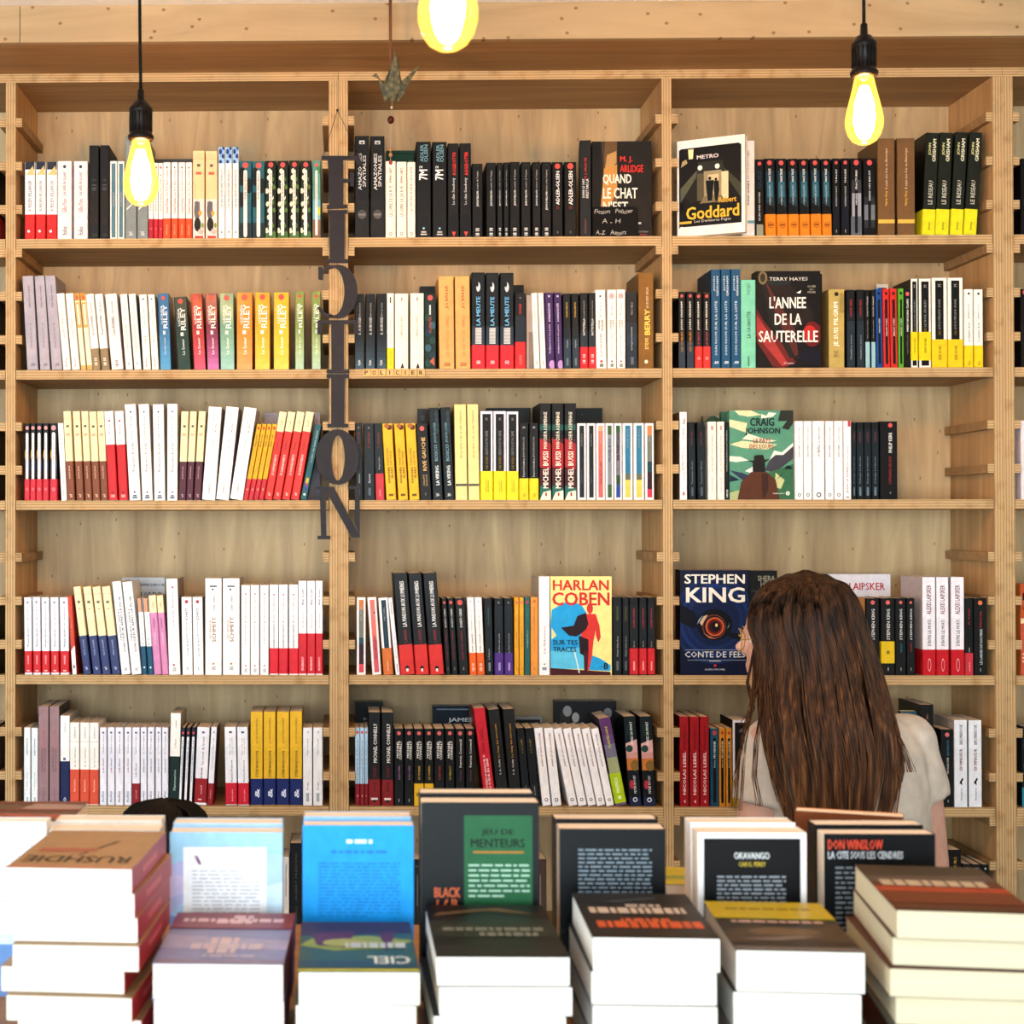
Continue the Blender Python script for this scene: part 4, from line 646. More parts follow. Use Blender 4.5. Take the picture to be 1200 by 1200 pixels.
run(4,0,'white paperback with orange-red lower band', S('f5f0ea', q(.765,.77,'b0a89c'), u('La vie heureuse',.46,.7,'acb4a4',.42,.64), u('Gallimard',.8,.94,'d0ccc4',.42,.62), b=[(.01,.43,'d24e34',[u('Marie Pavlenko',.36,.72,'f0c0ac',.38,.62)])]), [(82,93),(94,104.8),(105.2,115.6)], 847)
LS = lambda a, c, t: S('e6e6f2', q(.92,.945,'5c6488',.36,.66), u(t,.66,.9,'8c94ac',.38,.62), U(a,.42,.6,c,.38,.62), u('folio',.04,.18,'3c4464',.32,.62))
run(4,0,'pale lilac paperback with pink and red name', LS('Leila Slimani','cc5c6c','Chanson douce'), [(117,125),(126.2,134.4),(135.4,144.6),(145.8,154.2)], 852.6)
run(4,0,'pale lilac paperback with dark red band', S('e6e6f2', q(.92,.945,'5c6488',.36,.66), u('Regardez nous danser',.66,.9,'5c64a0',.38,.62), U('Leila Slimani',.36,.54,'c83c44',.38,.62), b=[(0,.28,'981824',[u('exclusif',.3,.7,'e0a0a4',.42,.62)])]), [(155,163.8)], 852.6)
run(4,0,'pale paperback with teal name', LS('Nathalie Sarraute','5c9ca0','L\'usage'), [(164.8,172),(173,181),(182.4,189.2),(190,197.2)], 852.4)
run(4,0,'white paperback with dark green lower half', S('f3efea', u('La Maison',.62,.72,'e0b0a0',.4,.6), u('vides',.84,.92,'d0c8bc',.46,.62), b=[(0,.53,'123834',[u('Flammarion',.3,.72,'a8c0b8',.38,.64)])], f='b0a090', k='b0a090'), [(197.8,210)], 836, lean=2)
run(4,0,'thin white-striped navy paperback with red circle', S('2c3448', dot('c84c4c',.93,.36), q(0,.88,'e8e8ec',.16,.84), u('LAURENT SEYER',.5,.84,'3c4870',.36,.66), u('Petit pays',.3,.48,'5c6ca0',.36,.66)), [(208.6,213),(214.6,219.2),(220.8,225.4)], 852.4, lean=4)
run(4,0,'white paperback with dark red foot band', S('e8e8f0', q(.92,.945,'5c6488',.4,.62), u('Le coeur de la nuit',.52,.88,'8c94ac',.42,.64), U('Jules Bosselin',.33,.48,'b83c44',.4,.64), b=[(.03,.34,'9c1c24',[u('exclusif',.35,.72,'e0a8a8',.44,.6),q(.1,.16,'e0a8a8',.3,.6)])]), [(227,241.8)], 852, lean=4)
run(4,0,'slim tilted white paperback with maroon band', S('e8e8f0', q(.92,.945,'5c6488',.4,.62), u('Chevreuse du Barroux',.46,.86,'8c94ac',.4,.64), b=[(0,.28,'981c26',[u('folio',.3,.7,'e0a8a8',.4,.6)])], f='4c2c34'), [(242.6,249.2)], 852, lean=5)
run(4,0,'white paperback with blue name and red band', S('e8eaf2', q(.92,.945,'5c6488',.36,.66), u('Que seule vous',.64,.86,'9ca8c0',.36,.52), u('soit que vendu',.64,.86,'9ca8c0',.58,.72), U('Karine Reysset',.3,.58,'4c70b4',.5,.7), b=[(.01,.285,'bf1a2e',[u('hors serie',.15,.7,'f0b8c0',.52,.66)])]), [(264.6,278.2),(279.4,292)], 852, lean=-1.4)
run(4,0,'tall yellow paperback with navy foot', S('dcae26', u('JON KALMAN',.66,.93,'7c6420',.44,.64), U('STEFANSSON',.3,.58,'4c3c14',.42,.64), q(.62,.622,'7c6420',.44,.64), f='a88418', k='a88418', b=[(.005,.285,'1d2e78',[U('&',.28,.62,'d8dcf0',.36,.76)])]), [(293.8,308.2),(309,323.4),(324.6,339.2),(340,354.4)], [834,834,834,834])
run(4,0,'white paperback with small blue name', S('e6e8ec', q(.93,.95,'a8acb8',.44,.62), u('Virginie Gottlieb',.64,.86,'7ca0d0',.4,.62), u('Rouge',.2,.3,'5c6c80',.4,.62), q(.05,.16,'a0a8b0',.32,.66)), [(355.2,366.2),(367.2,378.4)], 853)
# ================= fifth shelf, middle bay
run(4,1,'thin pale blue paperback with dark red band', S('a8c8e0', dot('c84c50',.94,.36), u('MELISSA DA COSTA',.28,.84,'54708c',.36,.66), b=[(0,.28,'8c1620',[('c',.5,.45,.24,'c87078')])]), [(416.4,421.8),(422.2,427),(427.6,431.2)], 853)
run(4,1,'tall black paperback with white name and red band', S('202226', U('MICHAEL CONNELLY',.46,.88,'e2e0da',.42,.74), U('DESERT',.3,.43,'7c1c20',.4,.68), b=[(0,.28,'8c1418',[u('LES',.55,.9,'2c1010',.44,.64),('c',.5,.2,.16,'1c1010'),q(.22,.3,'e0d0cc',.2,.8)])]), [(431.8,446.2),(447.4,461.4)], 835)
CN = lambda t, c, **k: S('161517', dot('d0605c',.94,.22), U('MICHAEL',.62,.84,'e8e4dc',.24,.5), U('CONNELLY',.6,.84,'e8e4dc',.56,.82), u(t,.34,.52,c,.42,.64), q(.05,.09,'b0aca8',.46,.54), **k)
run(4,1,'black paperback with mauve subtitle', CN('ECHO PARK','a878a8'), [(462.2,473.2),(474.2,485)], 854)
run(4,1,'black paperback with yellow subtitle and label', CN('LES TENEBRES','c8a42c', b=[(.0,.29,'dcac1c',[('c',.5,.5,.28,'7c5c10'),('c',.5,.5,.22,'dcac1c'),q(.46,.54,'7c5c10',.3,.7)])]), [(485.6,496.6),(497.6,508.2)], 854)
run(4,1,'black paperback with red subtitle', CN('L\'OISEAU NOIR','b03c34'), [(509,521)], 854)
run(4,1,'black paperback with yellow subtitle', CN('LE VERDICT','c8a42c'), [(522,533)], 854)
run(4,1,'black paperback with slanting handwritten-style name', S('161517', dot('d0605c',.94,.24), u('Patricia Cornwell',.5,.86,'dcd8d0',.42,.68), u('Coroner',.32,.47,'8c4c58',.42,.64), q(.05,.09,'b0aca8',.46,.54)), [(534.2,544.8),(546,556.4)], 854)
run(4,1,'leaning bright red paperback with white title', S('bf1c2c', u('TASHA CORYELL',.54,.8,'54101c',.28,.62), U('LETTRES D\'AMOUR A',.14,.52,'f4dcdc',.28,.48), U('UN TUEUR EN SERIE',.14,.48,'f4dcdc',.56,.76), f='9c1826', k='9c1826'), [(568.8,582)], 829, lean=-13.5, depth=.11)
run(4,1,'tall leaning charcoal paperback with amber title', S('2a2928', u('Le Sang des innocents',.5,.85,'d0942c',.42,.64), U('S. A. Cosby',.32,.48,'d8d4cc',.42,.62), q(.115,.17,'c08c3c'), q(.125,.16,'5c4420',.25,.75)), [(584,597.6),(598.4,612)], 830.6, lean=[-12,-9])
run(4,1,'small leaning black paperback beside white spines', S('191b1e', q(.1,.9,'20262c'), u('S. A. COSBY',.68,.86,'b89430',.42,.62), u('La Colere',.14,.26,'b0b0ac',.42,.62)), [(613.6,622.4),(623.4,632.8)], 853, lean=-8)
RO = S('f2f0f2', D('PIERGIORGIO PULIXI',.68,.93,'d06c64',.42,.66), D('LE CHANT',.5,.66,'54525a',.42,.64), ('c',.5,.075,.22,'2c2a2c'), ('c',.5,.075,.13,'f2f0f2'))
run(4,1,'leaning white paperback with red downward name', RO, [(636,646.2),(647.6,658.4)], 852.6, lean=-10)
run(4,1,'strongly leaning white paperback with red name', RO, [(667,677.2),(678.2,688.2),(689.4,699),(700,709.8),(711,720.2)], 852.8, lean=-18.6)
run(4,1,'leaning purple-to-green paperback with lime band', S('7c5c84', q(.8,1,'6c3c7c'), q(.55,.7,'7c7c94'), q(.36,.55,'a0a87c'), q(.7,.8,'70508a'), U('RAMDAN',.66,.9,'b8b438',.36,.6), b=[(.03,.37,'a8c414',[U('MAXFIELD',.35,.85,'e8f0c0',.3,.62),('c',.5,.18,.16,'e0ecb0')])], f='3c2440'), [(721.6,735.2)], 840, lean=-20)
run(4,1,'dark paperback with orange and pink landscape', S('142028', q(.72,1,'14242c'), ('e',.4,.85,.3,.08,'1c3a34'), q(.53,.7,'c89088'), ('p',[(0,.7),(1,.74),(1,.6),(0,.58)],'d0a0a0'), ('e',.3,.64,.3,.04,'2c5a50'), q(.4,.53,'c07030'), ('e',.7,.45,.4,.06,'8c6c34'), ('p',[(0,.4),(1,.26),(1,.1),(0,.2)],'141c28'), ('e',.3,.24,.2,.05,'a82c3c'), q(0,.1,'243058'), U('APRES SA MORT',.68,.94,'d8dcd4',.46,.68), u('PETER BOUET',.14,.34,'e0d8d4',.46,.66), ('c',.5,.07,.2,'d8d8dc'), ('c',.5,.07,.12,'243058'), f='0f1714', k='10181c'), [(737.8,752.2),(754.2,768.8)], 839, lean=[-7,-4.4])
# ================= fifth shelf, right bay
run(4,2,'tall crimson paperback with white capitals', S('a0161e', U('NICOLAS LEBEL',.13,.61,'e8d4d4',.34,.68), u('PEINE PERDUE',.64,.9,'640c14',.4,.66), ('p',[(.4,.055),(.62,.075),(.62,.035)],'e0b8b8'), f='6c1016', k='6c1016'), [(796.8,807.8),(808.8,820),(820.8,831.4)], 840)
run(4,2,'slim blue paperback with black capsule', S('1f5878', dot('a84048',.945,.3), *capsule(.07,.86,'16202c',.28,.72), U('MO HAYDER',.62,.84,'d8e0e0',.36,.64), u('Birdman',.5,.6,'a8c0c8',.4,.6)), [(832.8,842.6)], 854)
run(4,2,'slim amber paperback with black capsule', S('c07c24', dot('a83c24',.94,.3), *capsule(.06,.86,'1c1712',.26,.74), U('MO HAYDER',.62,.84,'e0d0b0',.36,.64), u('Rituel',.5,.6,'c8b890',.4,.6)), [(843.2,850.4),(851.4,858)], 853.4)
run(4,2,'white-edged black hardback half hidden by the hair', S('cfccd4', q(.02,.97,'161417',.12,.9), u('Nu',.86,.9,'d0ccd0',.4,.7), f='141014', k='141014', b=[(0,.3,'d0b41c',[])]), [(859,877)], 843.6)
run(4,2,'tall black paperback with dim green letters', S('1c1d1e', u('ORPHELINE',.6,.84,'2c4c44',.42,.64), ('p',[(.44,.86),(.6,.86),(.54,.92)],'8c5c3c'), f='121314', k='121314'), [(1079,1095)], 826)
run(4,2,'black paperback with teal name beside the sleeve', S('1c1e22', dot('d06868',.93,.18), u('IAN MANOOK',.66,.86,'3c7c9c',.46,.66), U('YERULDELGGER',.42,.64,'c0bcb4',.46,.62), q(.06,.09,'a0a0a0',.52,.6), f='101114', k='101114'), [(1103,1118)], 855)
run(4,2,'tall white paperback with bird emblem and red title', S('e4e6ec', U('IAN MANOOK',.72,.95,'242428',.38,.66), U('KRUMMAVISUR',.42,.67,'b82c38',.38,.64), ('p',[(.36,.28),(.62,.34),(.7,.32),(.58,.29),(.6,.25)],'1c1c20'), u('Flammarion',.08,.22,'7c8088',.46,.6), f='a8a09c', k='a8a09c'), [(1118.8,1134.2),(1135.6,1151.2)], 844)
# ================= bottom visible shelf
run(5,2,'tall black paperback with amber lettering', S('1a191b', u('CONTRE LES MURS',.4,.92,'b88a30',.42,.66), k='141315'), [(1112,1127.2)], 996)
run(5,2,'black paperback with white numerals', S('1e1f22', q(.93,.955,'c0c0bc',.38,.64), u('OLIVIER NOREK',.6,.88,'c0c0bc',.42,.6)), [(1129,1139.4),(1140.2,1150.4),(1151.2,1159.4)], 1013)
run(5,2,'small black paperback by the bare forearm', S('1a191b', q(.9,.93,'8c8c8c',.35,.65)), [(1100,1110.6)], 1015)
run(5,0,'dark navy paperback with gilt lettering', S('161d28', u('ALBERT FREIDENS',.38,.9,'6c6048',.42,.62), u('LAIKALI',.1,.32,'6c6048',.42,.62)), [(340,354)], 988)
run(5,0,'white paperback beside the navy one', S('d8d4d0', q(.5,.9,'8c8c90',.44,.58)), [(331.5,339)], 1004)
run(5,1,'dark paperback behind the blue displayed book', S('17191d', q(.9,.92,'5c6068',.3,.7), q(.4,.8,'6c6c6c',.44,.56)), [(483,496)], 1007)
run(5,1,'brown paperback behind the green displayed book', S('5c4434', q(.4,.8,'8c7864',.44,.56)), [(626,641)], 1007)
# ================= bays cut off by the photo's edges
def edge(label, st, row, x0, x1, ytop):
    y = .006; place_spine(label, None, st, at(x0, foot(row, x0), y).x, at(x1, foot(row, x1), y).x, at((x0+x1)/2, ytop, y).z, S_TOP[row], 0, y)
edge('black paperback with red band cut off by left edge, top shelf', S('1c1718', b=[(0,.3,'bf2420',[])]), 0, -14, -2, 190)
edge('dark brown paperback cut off by left edge, second shelf', S('30201a', q(.1,.3,'6c3428')), 1, -14, -2, 343)
edge('brown paperback cut off by left edge, third shelf', S('3c2820', q(.2,.4,'a8603c',.5,1)), 2, -14, -2, 497)
edge('dark red paperback cut off by left edge, fourth shelf', S('1f2422', q(0,.32,'7c1c20')), 3, -14, -2, 700)
edge('colourful paperback cut off by left edge, fifth shelf', S('5c3c44', q(.6,.9,'2c4c78'), q(0,.3,'98242c')), 4, -14, -2, 850)
edge('black paperback cut off by right edge, top shelf', S('161517', q(.3,.6,'2c2a2c',.4,.6)), 0, 1197, 1212, 186)
edge('black paperback with red dot cut off by right edge, second shelf', S('1d1b1b', dot('d0504c',.96,.2,.3), q(.3,.8,'8c5430',.42,.58)), 1, 1197, 1212, 339)
edge('lilac-white paperback cut off by right edge, third shelf', S('e2d8dc', q(.3,.5,'8088b0',.4,.55), q(.55,.8,'8088b0',.4,.55)), 2, 1197, 1212, 493)

# ------------------------------------------------------------------ books that show a whole cover
def cover_book(label, W, H, T, c, items, loc, rot=(0, 0, 0), spine='L', group=None, sc=None, bc=None, pages=None, bands=(), r=.4, name='paperback', spi=()):
    """local frame: shown cover on y=0 with its foot at z=0; spine on the left or right side"""
    t = thing('hardback' if 'hardback' in label else name, label, 'book', loc, rot, group)
    g = .0004; mb = MB(); a = mat(c, r); s_ = mat(sc or c, r); b = mat(bc or c, r)
    mb.box(0, W, 0, g, 0, H, a); mb.box(0, W, T-g, T, 0, H, b)
    x0 = 0 if spine == 'L' else W-g
    mb.box(x0, x0+g, g, T-g, 0, H, s_)
    bmesh.ops.recalc_face_normals(mb.bm, faces=mb.bm.faces)
    draw(mb, fix_circles(items, W, H), lambda u_, v, l: (u_*W, -.00013*l, v*H))
    if spi:
        if spine == 'L': draw(mb, fix_circles(spi, T, H), lambda u_, v, l: (-.00013*l, T*(1-u_), v*H))
        else: draw(mb, fix_circles(spi, T, H), lambda u_, v, l: (W+.00013*l, T*u_, v*H))
    obj('cover', mb.mesh('cover', fix=False), t)
    mb = MB(); e = .0012
    mb.box(g*1.2 if spine == 'L' else e, W-e if spine == 'L' else W-g*1.2, g*1.1, T-g*1.1, e*.6, H-e*.6, pages or PAGES_Y); obj('page_block', mb, t)
    for f0, f1, col, its in bands:
        mb = MB(); k = .0006; m_ = mat(col, .35)
        mb.box(-k, W+k, -k*2.2, -k*1.2, f0*H, f1*H, m_); xs = -k if spine == 'L' else W
        mb.box(xs, xs+k, -k*1.2, T+k*.2, f0*H, f1*H, m_)
        bmesh.ops.recalc_face_normals(mb.bm, faces=mb.bm.faces)
        draw(mb, fix_circles(its, W, (f1-f0)*H), lambda u_, v, l: (u_*W, -k*2.2-.00013*l, (f0+v*(f1-f0))*H))
        obj('paper_band', mb.mesh('paper_band', fix=False), t)
    return t
def face(label, row, x0, x1, ytop, Y, T, c, items, rz=0, **k):
    zb = S_TOP[row]; yb = 300 + row*120
    ym = (ytop+foot(row, x0))/2
    A = at(x0, ym, Y); B = at(x1, ym, Y); zt = at((x0+x1)/2, ytop, Y).z
    return cover_book(label, B.x-A.x, zt-zb-.0003, T, c, items, (A.x, Y, zb+.0003), (0, 0, R_(rz)), **k)
def words(u0, u1, v0, v1, n, c, h=.5, seed=1):
    """lines of print too small to read, each line broken into word-long strokes"""
    rn = random.Random(seed); out = []
    for k in range(n):
        va = v1-(k+1)*(v1-v0)/n; hh = (v1-v0)/n*h; x = u0
        end = u1 if k < n-1 or n == 1 else u0+(u1-u0)*.6
        while x < end-.02:
            l = min(rn.uniform(.03, .11), end-x); out.append(('q', x, x+l, va, va+hh, c)); x += l+.018
    return [('multi', out)]
_draw = draw
def draw(mb, items, P, lay0=1):
    lay = lay0
    for it in items:
        if it[0] == 'multi':
            for s_ in it[1]: _draw(mb, [s_], P, lay)
        else: _draw(mb, [it], P, lay)
        lay += 1

# crime novel with the lit doorway, and the chalk label standing against it
face('black paperback with lit doorway cover, behind the chalk label', 0, 694, 763.5, 165.6, .030, .03, '2a2725',
     [('p',[(.2,.5),(.4,.98),(.42,1),(.16,1),(.18,.7)],'584434'), ('p',[(.16,.3),(.42,.36),(.42,1),(.22,1)],'7a5a36'), ('p',[(.2,.64),(.41,.78),(.41,.9),(.25,.86)],'b08850'), ('p',[(.14,.3),(.3,.34),(.42,.5),(.42,.76),(.2,.72)],'bd8440'), ('q',.42,1,0,1,'262321'), ('q',0,.14,0,1,'211e1d'),
      ('T','M. J.',.47,.68,.775,.845,'cf2a22'), ('T','ARLIDGE',.47,.86,.68,.755,'cf2a22'), ('T','QUAND',.18,.66,.55,.66,'efe6d4'), ('T','LE CHAT',.18,.76,.41,.52,'efe6d4'), ('T','N\'EST',.18,.6,.28,.38,'efe6d4'), ('T','PAS LA',.2,.7,.15,.24,'efe6d4'),
      ('q',.74,.82,.145,.165,'d8d0c4'), ('t','LES ESCALES',.78,.94,.06,.075,'a8a098'), ('q',.8,.92,.03,.045,'8a3030')])
t = thing('shelf_label', 'small black chalk label with handwritten author range, top shelf, middle bay', 'sign', at(695, 277.4, .012)+Vector((0, 0, .0008)), (R_(-7), 0, 0))
lw = at(748.5, 260, .012).x-at(695, 260, .012).x; lh = at(720, 242, .012).z-S_TOP[0]
mb = MB(); pr = [(0, 0), (lw, 0), (lw, lh-.008), (lw-.003, lh-.003), (lw-.008, lh), (.002, lh), (0, lh-.002)]
mb.xzprism(pr, 0, .0025, mat('171412', .6)); obj('board', mb, t)
mb = MB(); CH = 'bdb4a8'
def slanted(txt, x, y, w_, h_, c=CH):
    vs, fs = glyphs(txt, 0.0); rn = random.Random(len(txt))
    bv = [mb.bm.verts.new((lw*(x+a*w_)+.12*b*h_*lh, -.0003, lh*(y+b*h_+.02*math.sin(9*a)))) for a, b, _ in vs]
    for f in fs:
        try: ff = mb.bm.faces.new([bv[i] for i in f]); ff.material_index = mb.mi(mat(c))
        except ValueError: pass
slanted('Fiction', .04, .76, .34, .14); slanted('Policier', .5, .77, .38, .14); slanted('A - H', .2, .43, .4, .14); slanted('A-Z', .06, .06, .2, .13); slanted('Auteurs', .38, .05, .34, .15)
obj('chalk_writing', mb.mesh('chalk_writing', fix=True), t)['label'] = 'white chalk handwriting'
# paperback turned out of the row with the station platform on its cover
A = at(793.6, 240, .022)
cover_book('white-framed paperback showing two figures on a station platform, angled outward', .158, at(794, 166, .022).z-S_TOP[0]-.0004, .024, 'ece2da',
     [('p',[(.03,.085),(.05,.105),(.93,.105),(.95,.13),(.95,.9),(.91,.92),(.06,.915),(.03,.9)],'1d1712'), ('p',[(.08,.1),(.95,.1),(.95,.3),(.6,.42),(.3,.38),(.08,.3)],'17130f'),
      ('p',[(.05,.45),(.3,.62),(.36,.36),(.2,.34)],'2c2a20'), ('p',[(.05,.5),(.3,.68),(.3,.62),(.05,.35)],'6c6c54'), ('p',[(.95,.5),(.7,.68),(.7,.62),(.95,.35)],'55563f'), ('p',[(.28,.6),(.72,.6),(.68,.76),(.32,.76)],'3c3f33'), ('q',.4,.66,.4,.66,'a0916c'), ('q',.46,.62,.42,.62,'c8b48a'), ('q',.3,.4,.36,.64,'6c6248'), ('q',.66,.76,.36,.64,'d8c498'), ('p',[(.4,.4),(.66,.4),(.72,.33),(.34,.33)],'8c7c58'),
      ('e',.345,.7,.035,.026,'f4ecd8'), ('e',.6,.7,.035,.026,'f4ecd8'), ('p',[(.18,.8),(.24,.8),(.25,.9),(.17,.9)],'f2dca0'), ('p',[(.06,.72),(.16,.76),(.14,.8),(.08,.78)],'b0986c'),
      ('e',.49,.58,.022,.018,'15120f'), ('p',[(.43,.56),(.55,.56),(.54,.46),(.52,.35),(.46,.35),(.44,.46)],'15120f'), ('e',.58,.565,.02,.016,'15120f'), ('p',[(.55,.55),(.62,.55),(.63,.45),(.6,.34),(.57,.34),(.55,.45)],'1c1814'),
      ('T','METRO',.3,.62,.79,.83,'ddd0d0'), ('T','Robert',.62,.88,.32,.375,'d8a42c'), ('T','Goddard',.14,.92,.17,.3,'dfae34'), ('t','Les Dernieres Pages',.26,.8,.125,.165,'b8b4ac'), ('q',.03,.22,.13,.155,'c8a43c')],
     (A.x, .022, S_TOP[0]+.0004), (0, 0, R_(-27)), bc='d8d0c8')
# thick thriller with the insect wing
face('thick black paperback with glowing red wing cover, facing out', 1, 886.4, 961.5, 317.6, .012, .045, '1c1513',
     [('p',[(0,.62),(.1,.5),(.62,.06),(.42,.0),(.25,.02),(0,.28)],'7c2420'), ('p',[(0,.56),(.5,.04),(.4,.02),(0,.34)],'a83430'), ('p',[(.05,.98),(.15,.98),(.3,.7),(.62,.12),(.52,.1),(.2,.5)],'302820'), ('p',[(.12,.94),(.22,.9),(.6,.4),(.66,.1),(.6,.12),(.3,.55)],'6c3028'),
      ('p',[(.14,.9),(.5,.88),(.86,.6),(.9,.5),(.6,.4)],'34241f'), ('e',.87,.35,.15,.13,'7c1a18'), ('e',.83,.36,.1,.08,'b42420'), ('p',[(.6,.12),(1,.02),(1,.16),(.8,.2)],'1c1830'), ('e',.1,.93,.07,.07,'8c7a50'), ('e',.1,.93,.04,.045,'4c4030'), ('e',.34,.88,.2,.03,'2e3838'),
      ('e',.86,.81,.11,.085,'0d0b0b'), ('e',.86,.81,.095,.072,'1c1614'), ('t','LE LIVRE',.8,.92,.83,.85,'b8ac98'), ('t','DU',.83,.89,.8,.815,'b8ac98'), ('t','MOIS',.8,.92,.77,.79,'b8ac98'),
      ('t','TERRY HAYES',.2,.8,.9,.935,'dcd4c8'), ('T','L\'ANNEE',.2,.77,.615,.735,'f0e8dc'), ('p',[(.62,.775),(.7,.8),(.68,.765)],'f0e8dc'), ('T','DE LA',.28,.7,.445,.56,'f0e8dc'), ('T','SAUTERELLE',.03,.955,.265,.385,'f0e8dc'), ('t','JC Lattes',.42,.58,.035,.06,'d8d0c8')])
face('black paperback standing behind the red wing cover', 1, 930, 963.6, 321, .075, .035, '1b1615', [q(.1,.9,'2c2420',.75,.95)])
# cowboy novel
face('green paperback with a cowboy seen from behind, facing out', 2, 854.8, 929.6, 481, .012, .026, '5a9a7c',
     [('p',[(.08,1),(.34,1),(.5,.95),(.3,.93),(.15,.95)],'d6d2a4'), ('p',[(0,.9),(.28,.86),(.26,.78),(.3,.74),(.0,.82)],'d6d2a4'), ('p',[(.5,.96),(.58,.94),(.62,.98),(.74,.97),(.68,.93),(.5,.91)],'e4e0cc'), ('p',[(.3,.74),(.55,.68),(.74,.66),(.6,.64),(.2,.68)],'e0dcc0'), ('p',[(0,.62),(.2,.66),(.75,.62),(.6,.56),(.2,.58)],'d6d2a4'), ('p',[(0,.49),(.18,.48),(.3,.44),(.1,.42),(0,.43)],'d8d8c8'),
      ('p',[(.8,1),(1,1),(1,.86),(.93,.78),(.82,.8),(.9,.88),(.76,.88)],'3c4034'),
      ('p',[(.55,.33),(.68,.52),(.8,.5),(1,.62),(1,.46),(.7,.3)],'54545c'), ('p',[(.62,.44),(.7,.55),(.82,.53),(1,.64),(1,.6),(.84,.5),(.72,.5)],'dcdcd4'), ('p',[(.24,.32),(.36,.37),(.4,.28)],'dcdcd4'), ('p',[(0,.33),(.2,.22),(.34,.26),(.2,.3)],'3c4868'), ('p',[(0,.28),(.16,.22),(0,.2)],'24304c'), ('q',0,1,0,.1,'4c8450'), ('p',[(0,.08),(.22,.12),(.2,.0),(0,.0)],'a8b07c'), ('p',[(.6,.3),(1,.4),(1,.0),(.6,.0)],'3f7a54'), ('p',[(.72,.3),(.86,.22),(.8,.12),(.7,.14)],'b8bc84'),
      ('p',[(.72,.22),(.84,.3),(.8,.26)],'1c2420'), ('p',[(.86,.34),(.98,.34),(.95,.38),(.89,.38)],'1f2c28'),
      ('p',[(.36,.42),(.55,.42),(.56,.3),(.36,.3)],'2b2320'), ('p',[(.12,0),(.18,.2),(.34,.31),(.58,.31),(.72,.22),(.78,.0)],'6b3a20'), ('p',[(.5,.3),(.6,.28),(.6,.1),(.52,.0),(.5,.12)],'4f2a1a'),
      ('p',[(.27,.435),(.4,.41),(.56,.42),(.63,.46),(.55,.445),(.52,.5),(.44,.5),(.38,.49),(.38,.44)],'2f2420'),
      ('T','CRAIG',.32,.7,.825,.915,'1c2c3a'), ('T','JOHNSON',.24,.79,.72,.805,'1c2c3a'), ('T','LE PAYS',.37,.64,.635,.685,'a8402c'), ('T','DES LOUPS',.31,.69,.57,.62,'a8402c'), ('t','Gallmeister',.67,.86,.062,.078,'d8dcc8'), ('c',.905,.07,.032,'e0e4d4'), ('p',[(.89,.075),(.92,.075),(.905,.055)],'3f7a54')])
# thriller with the red running figure
face('cream paperback with red running man on blue, facing out', 3, 645, 716.8, 675.6, .010, .03, 'f0e08c',
     [('p',[(.02,.66),(.25,.74),(.5,.72),(.62,.6),(.6,.3),(.66,.2),(.8,.17),(.98,.1),(.98,.04),(.6,.05),(.4,.24),(0,.24),(0,.5)],'1f9cd8'), ('p',[(0,.24),(.5,.28),(.6,.06),(0,.06)],'58bce0'), ('p',[(.02,.48),(.1,.4),(.02,.36)],'f0e08c'), ('p',[(0,.07),(.98,.03),(.98,0),(0,0)],'5c1c20'), ('p',[(.4,.24),(.48,.02),(.46,.02),(.38,.24)],'d8e8e8'),
      ('e',.645,.675,.05,.055,'cc2c2c'), ('p',[(.56,.62),(.74,.62),(.8,.5),(.82,.38),(.78,.33),(.74,.4),(.74,.46),(.7,.34),(.68,.2),(.62,.04),(.56,.04),(.58,.26),(.5,.36),(.5,.5)],'d03028'),
      ('p',[(.58,.63),(.44,.6),(.38,.5),(.17,.48),(.3,.4),(.42,.39),(.5,.42),(.58,.46),(.62,.52)],'3a1620'), ('p',[(.46,.4),(.62,.36),(.62,.24),(.58,.18),(.48,.22)],'3a1620'), ('p',[(.54,.24),(.62,.24),(.6,.04),(.55,.04)],'5a1a22'),
      ('T','HARLAN',.04,.955,.86,.965,'cc2c28'), ('T','COBEN',.03,.965,.705,.84,'cc2c28'), ('t','SUR TES',.04,.44,.305,.355,'1c2834'), ('t','TRACES',.04,.42,.235,.285,'1c2834'), ('T','B',.87,.94,.06,.12,'1c2428'), ('t','belfond',.8,.88,.075,.085,'3c3c34')], bc='d8c878')
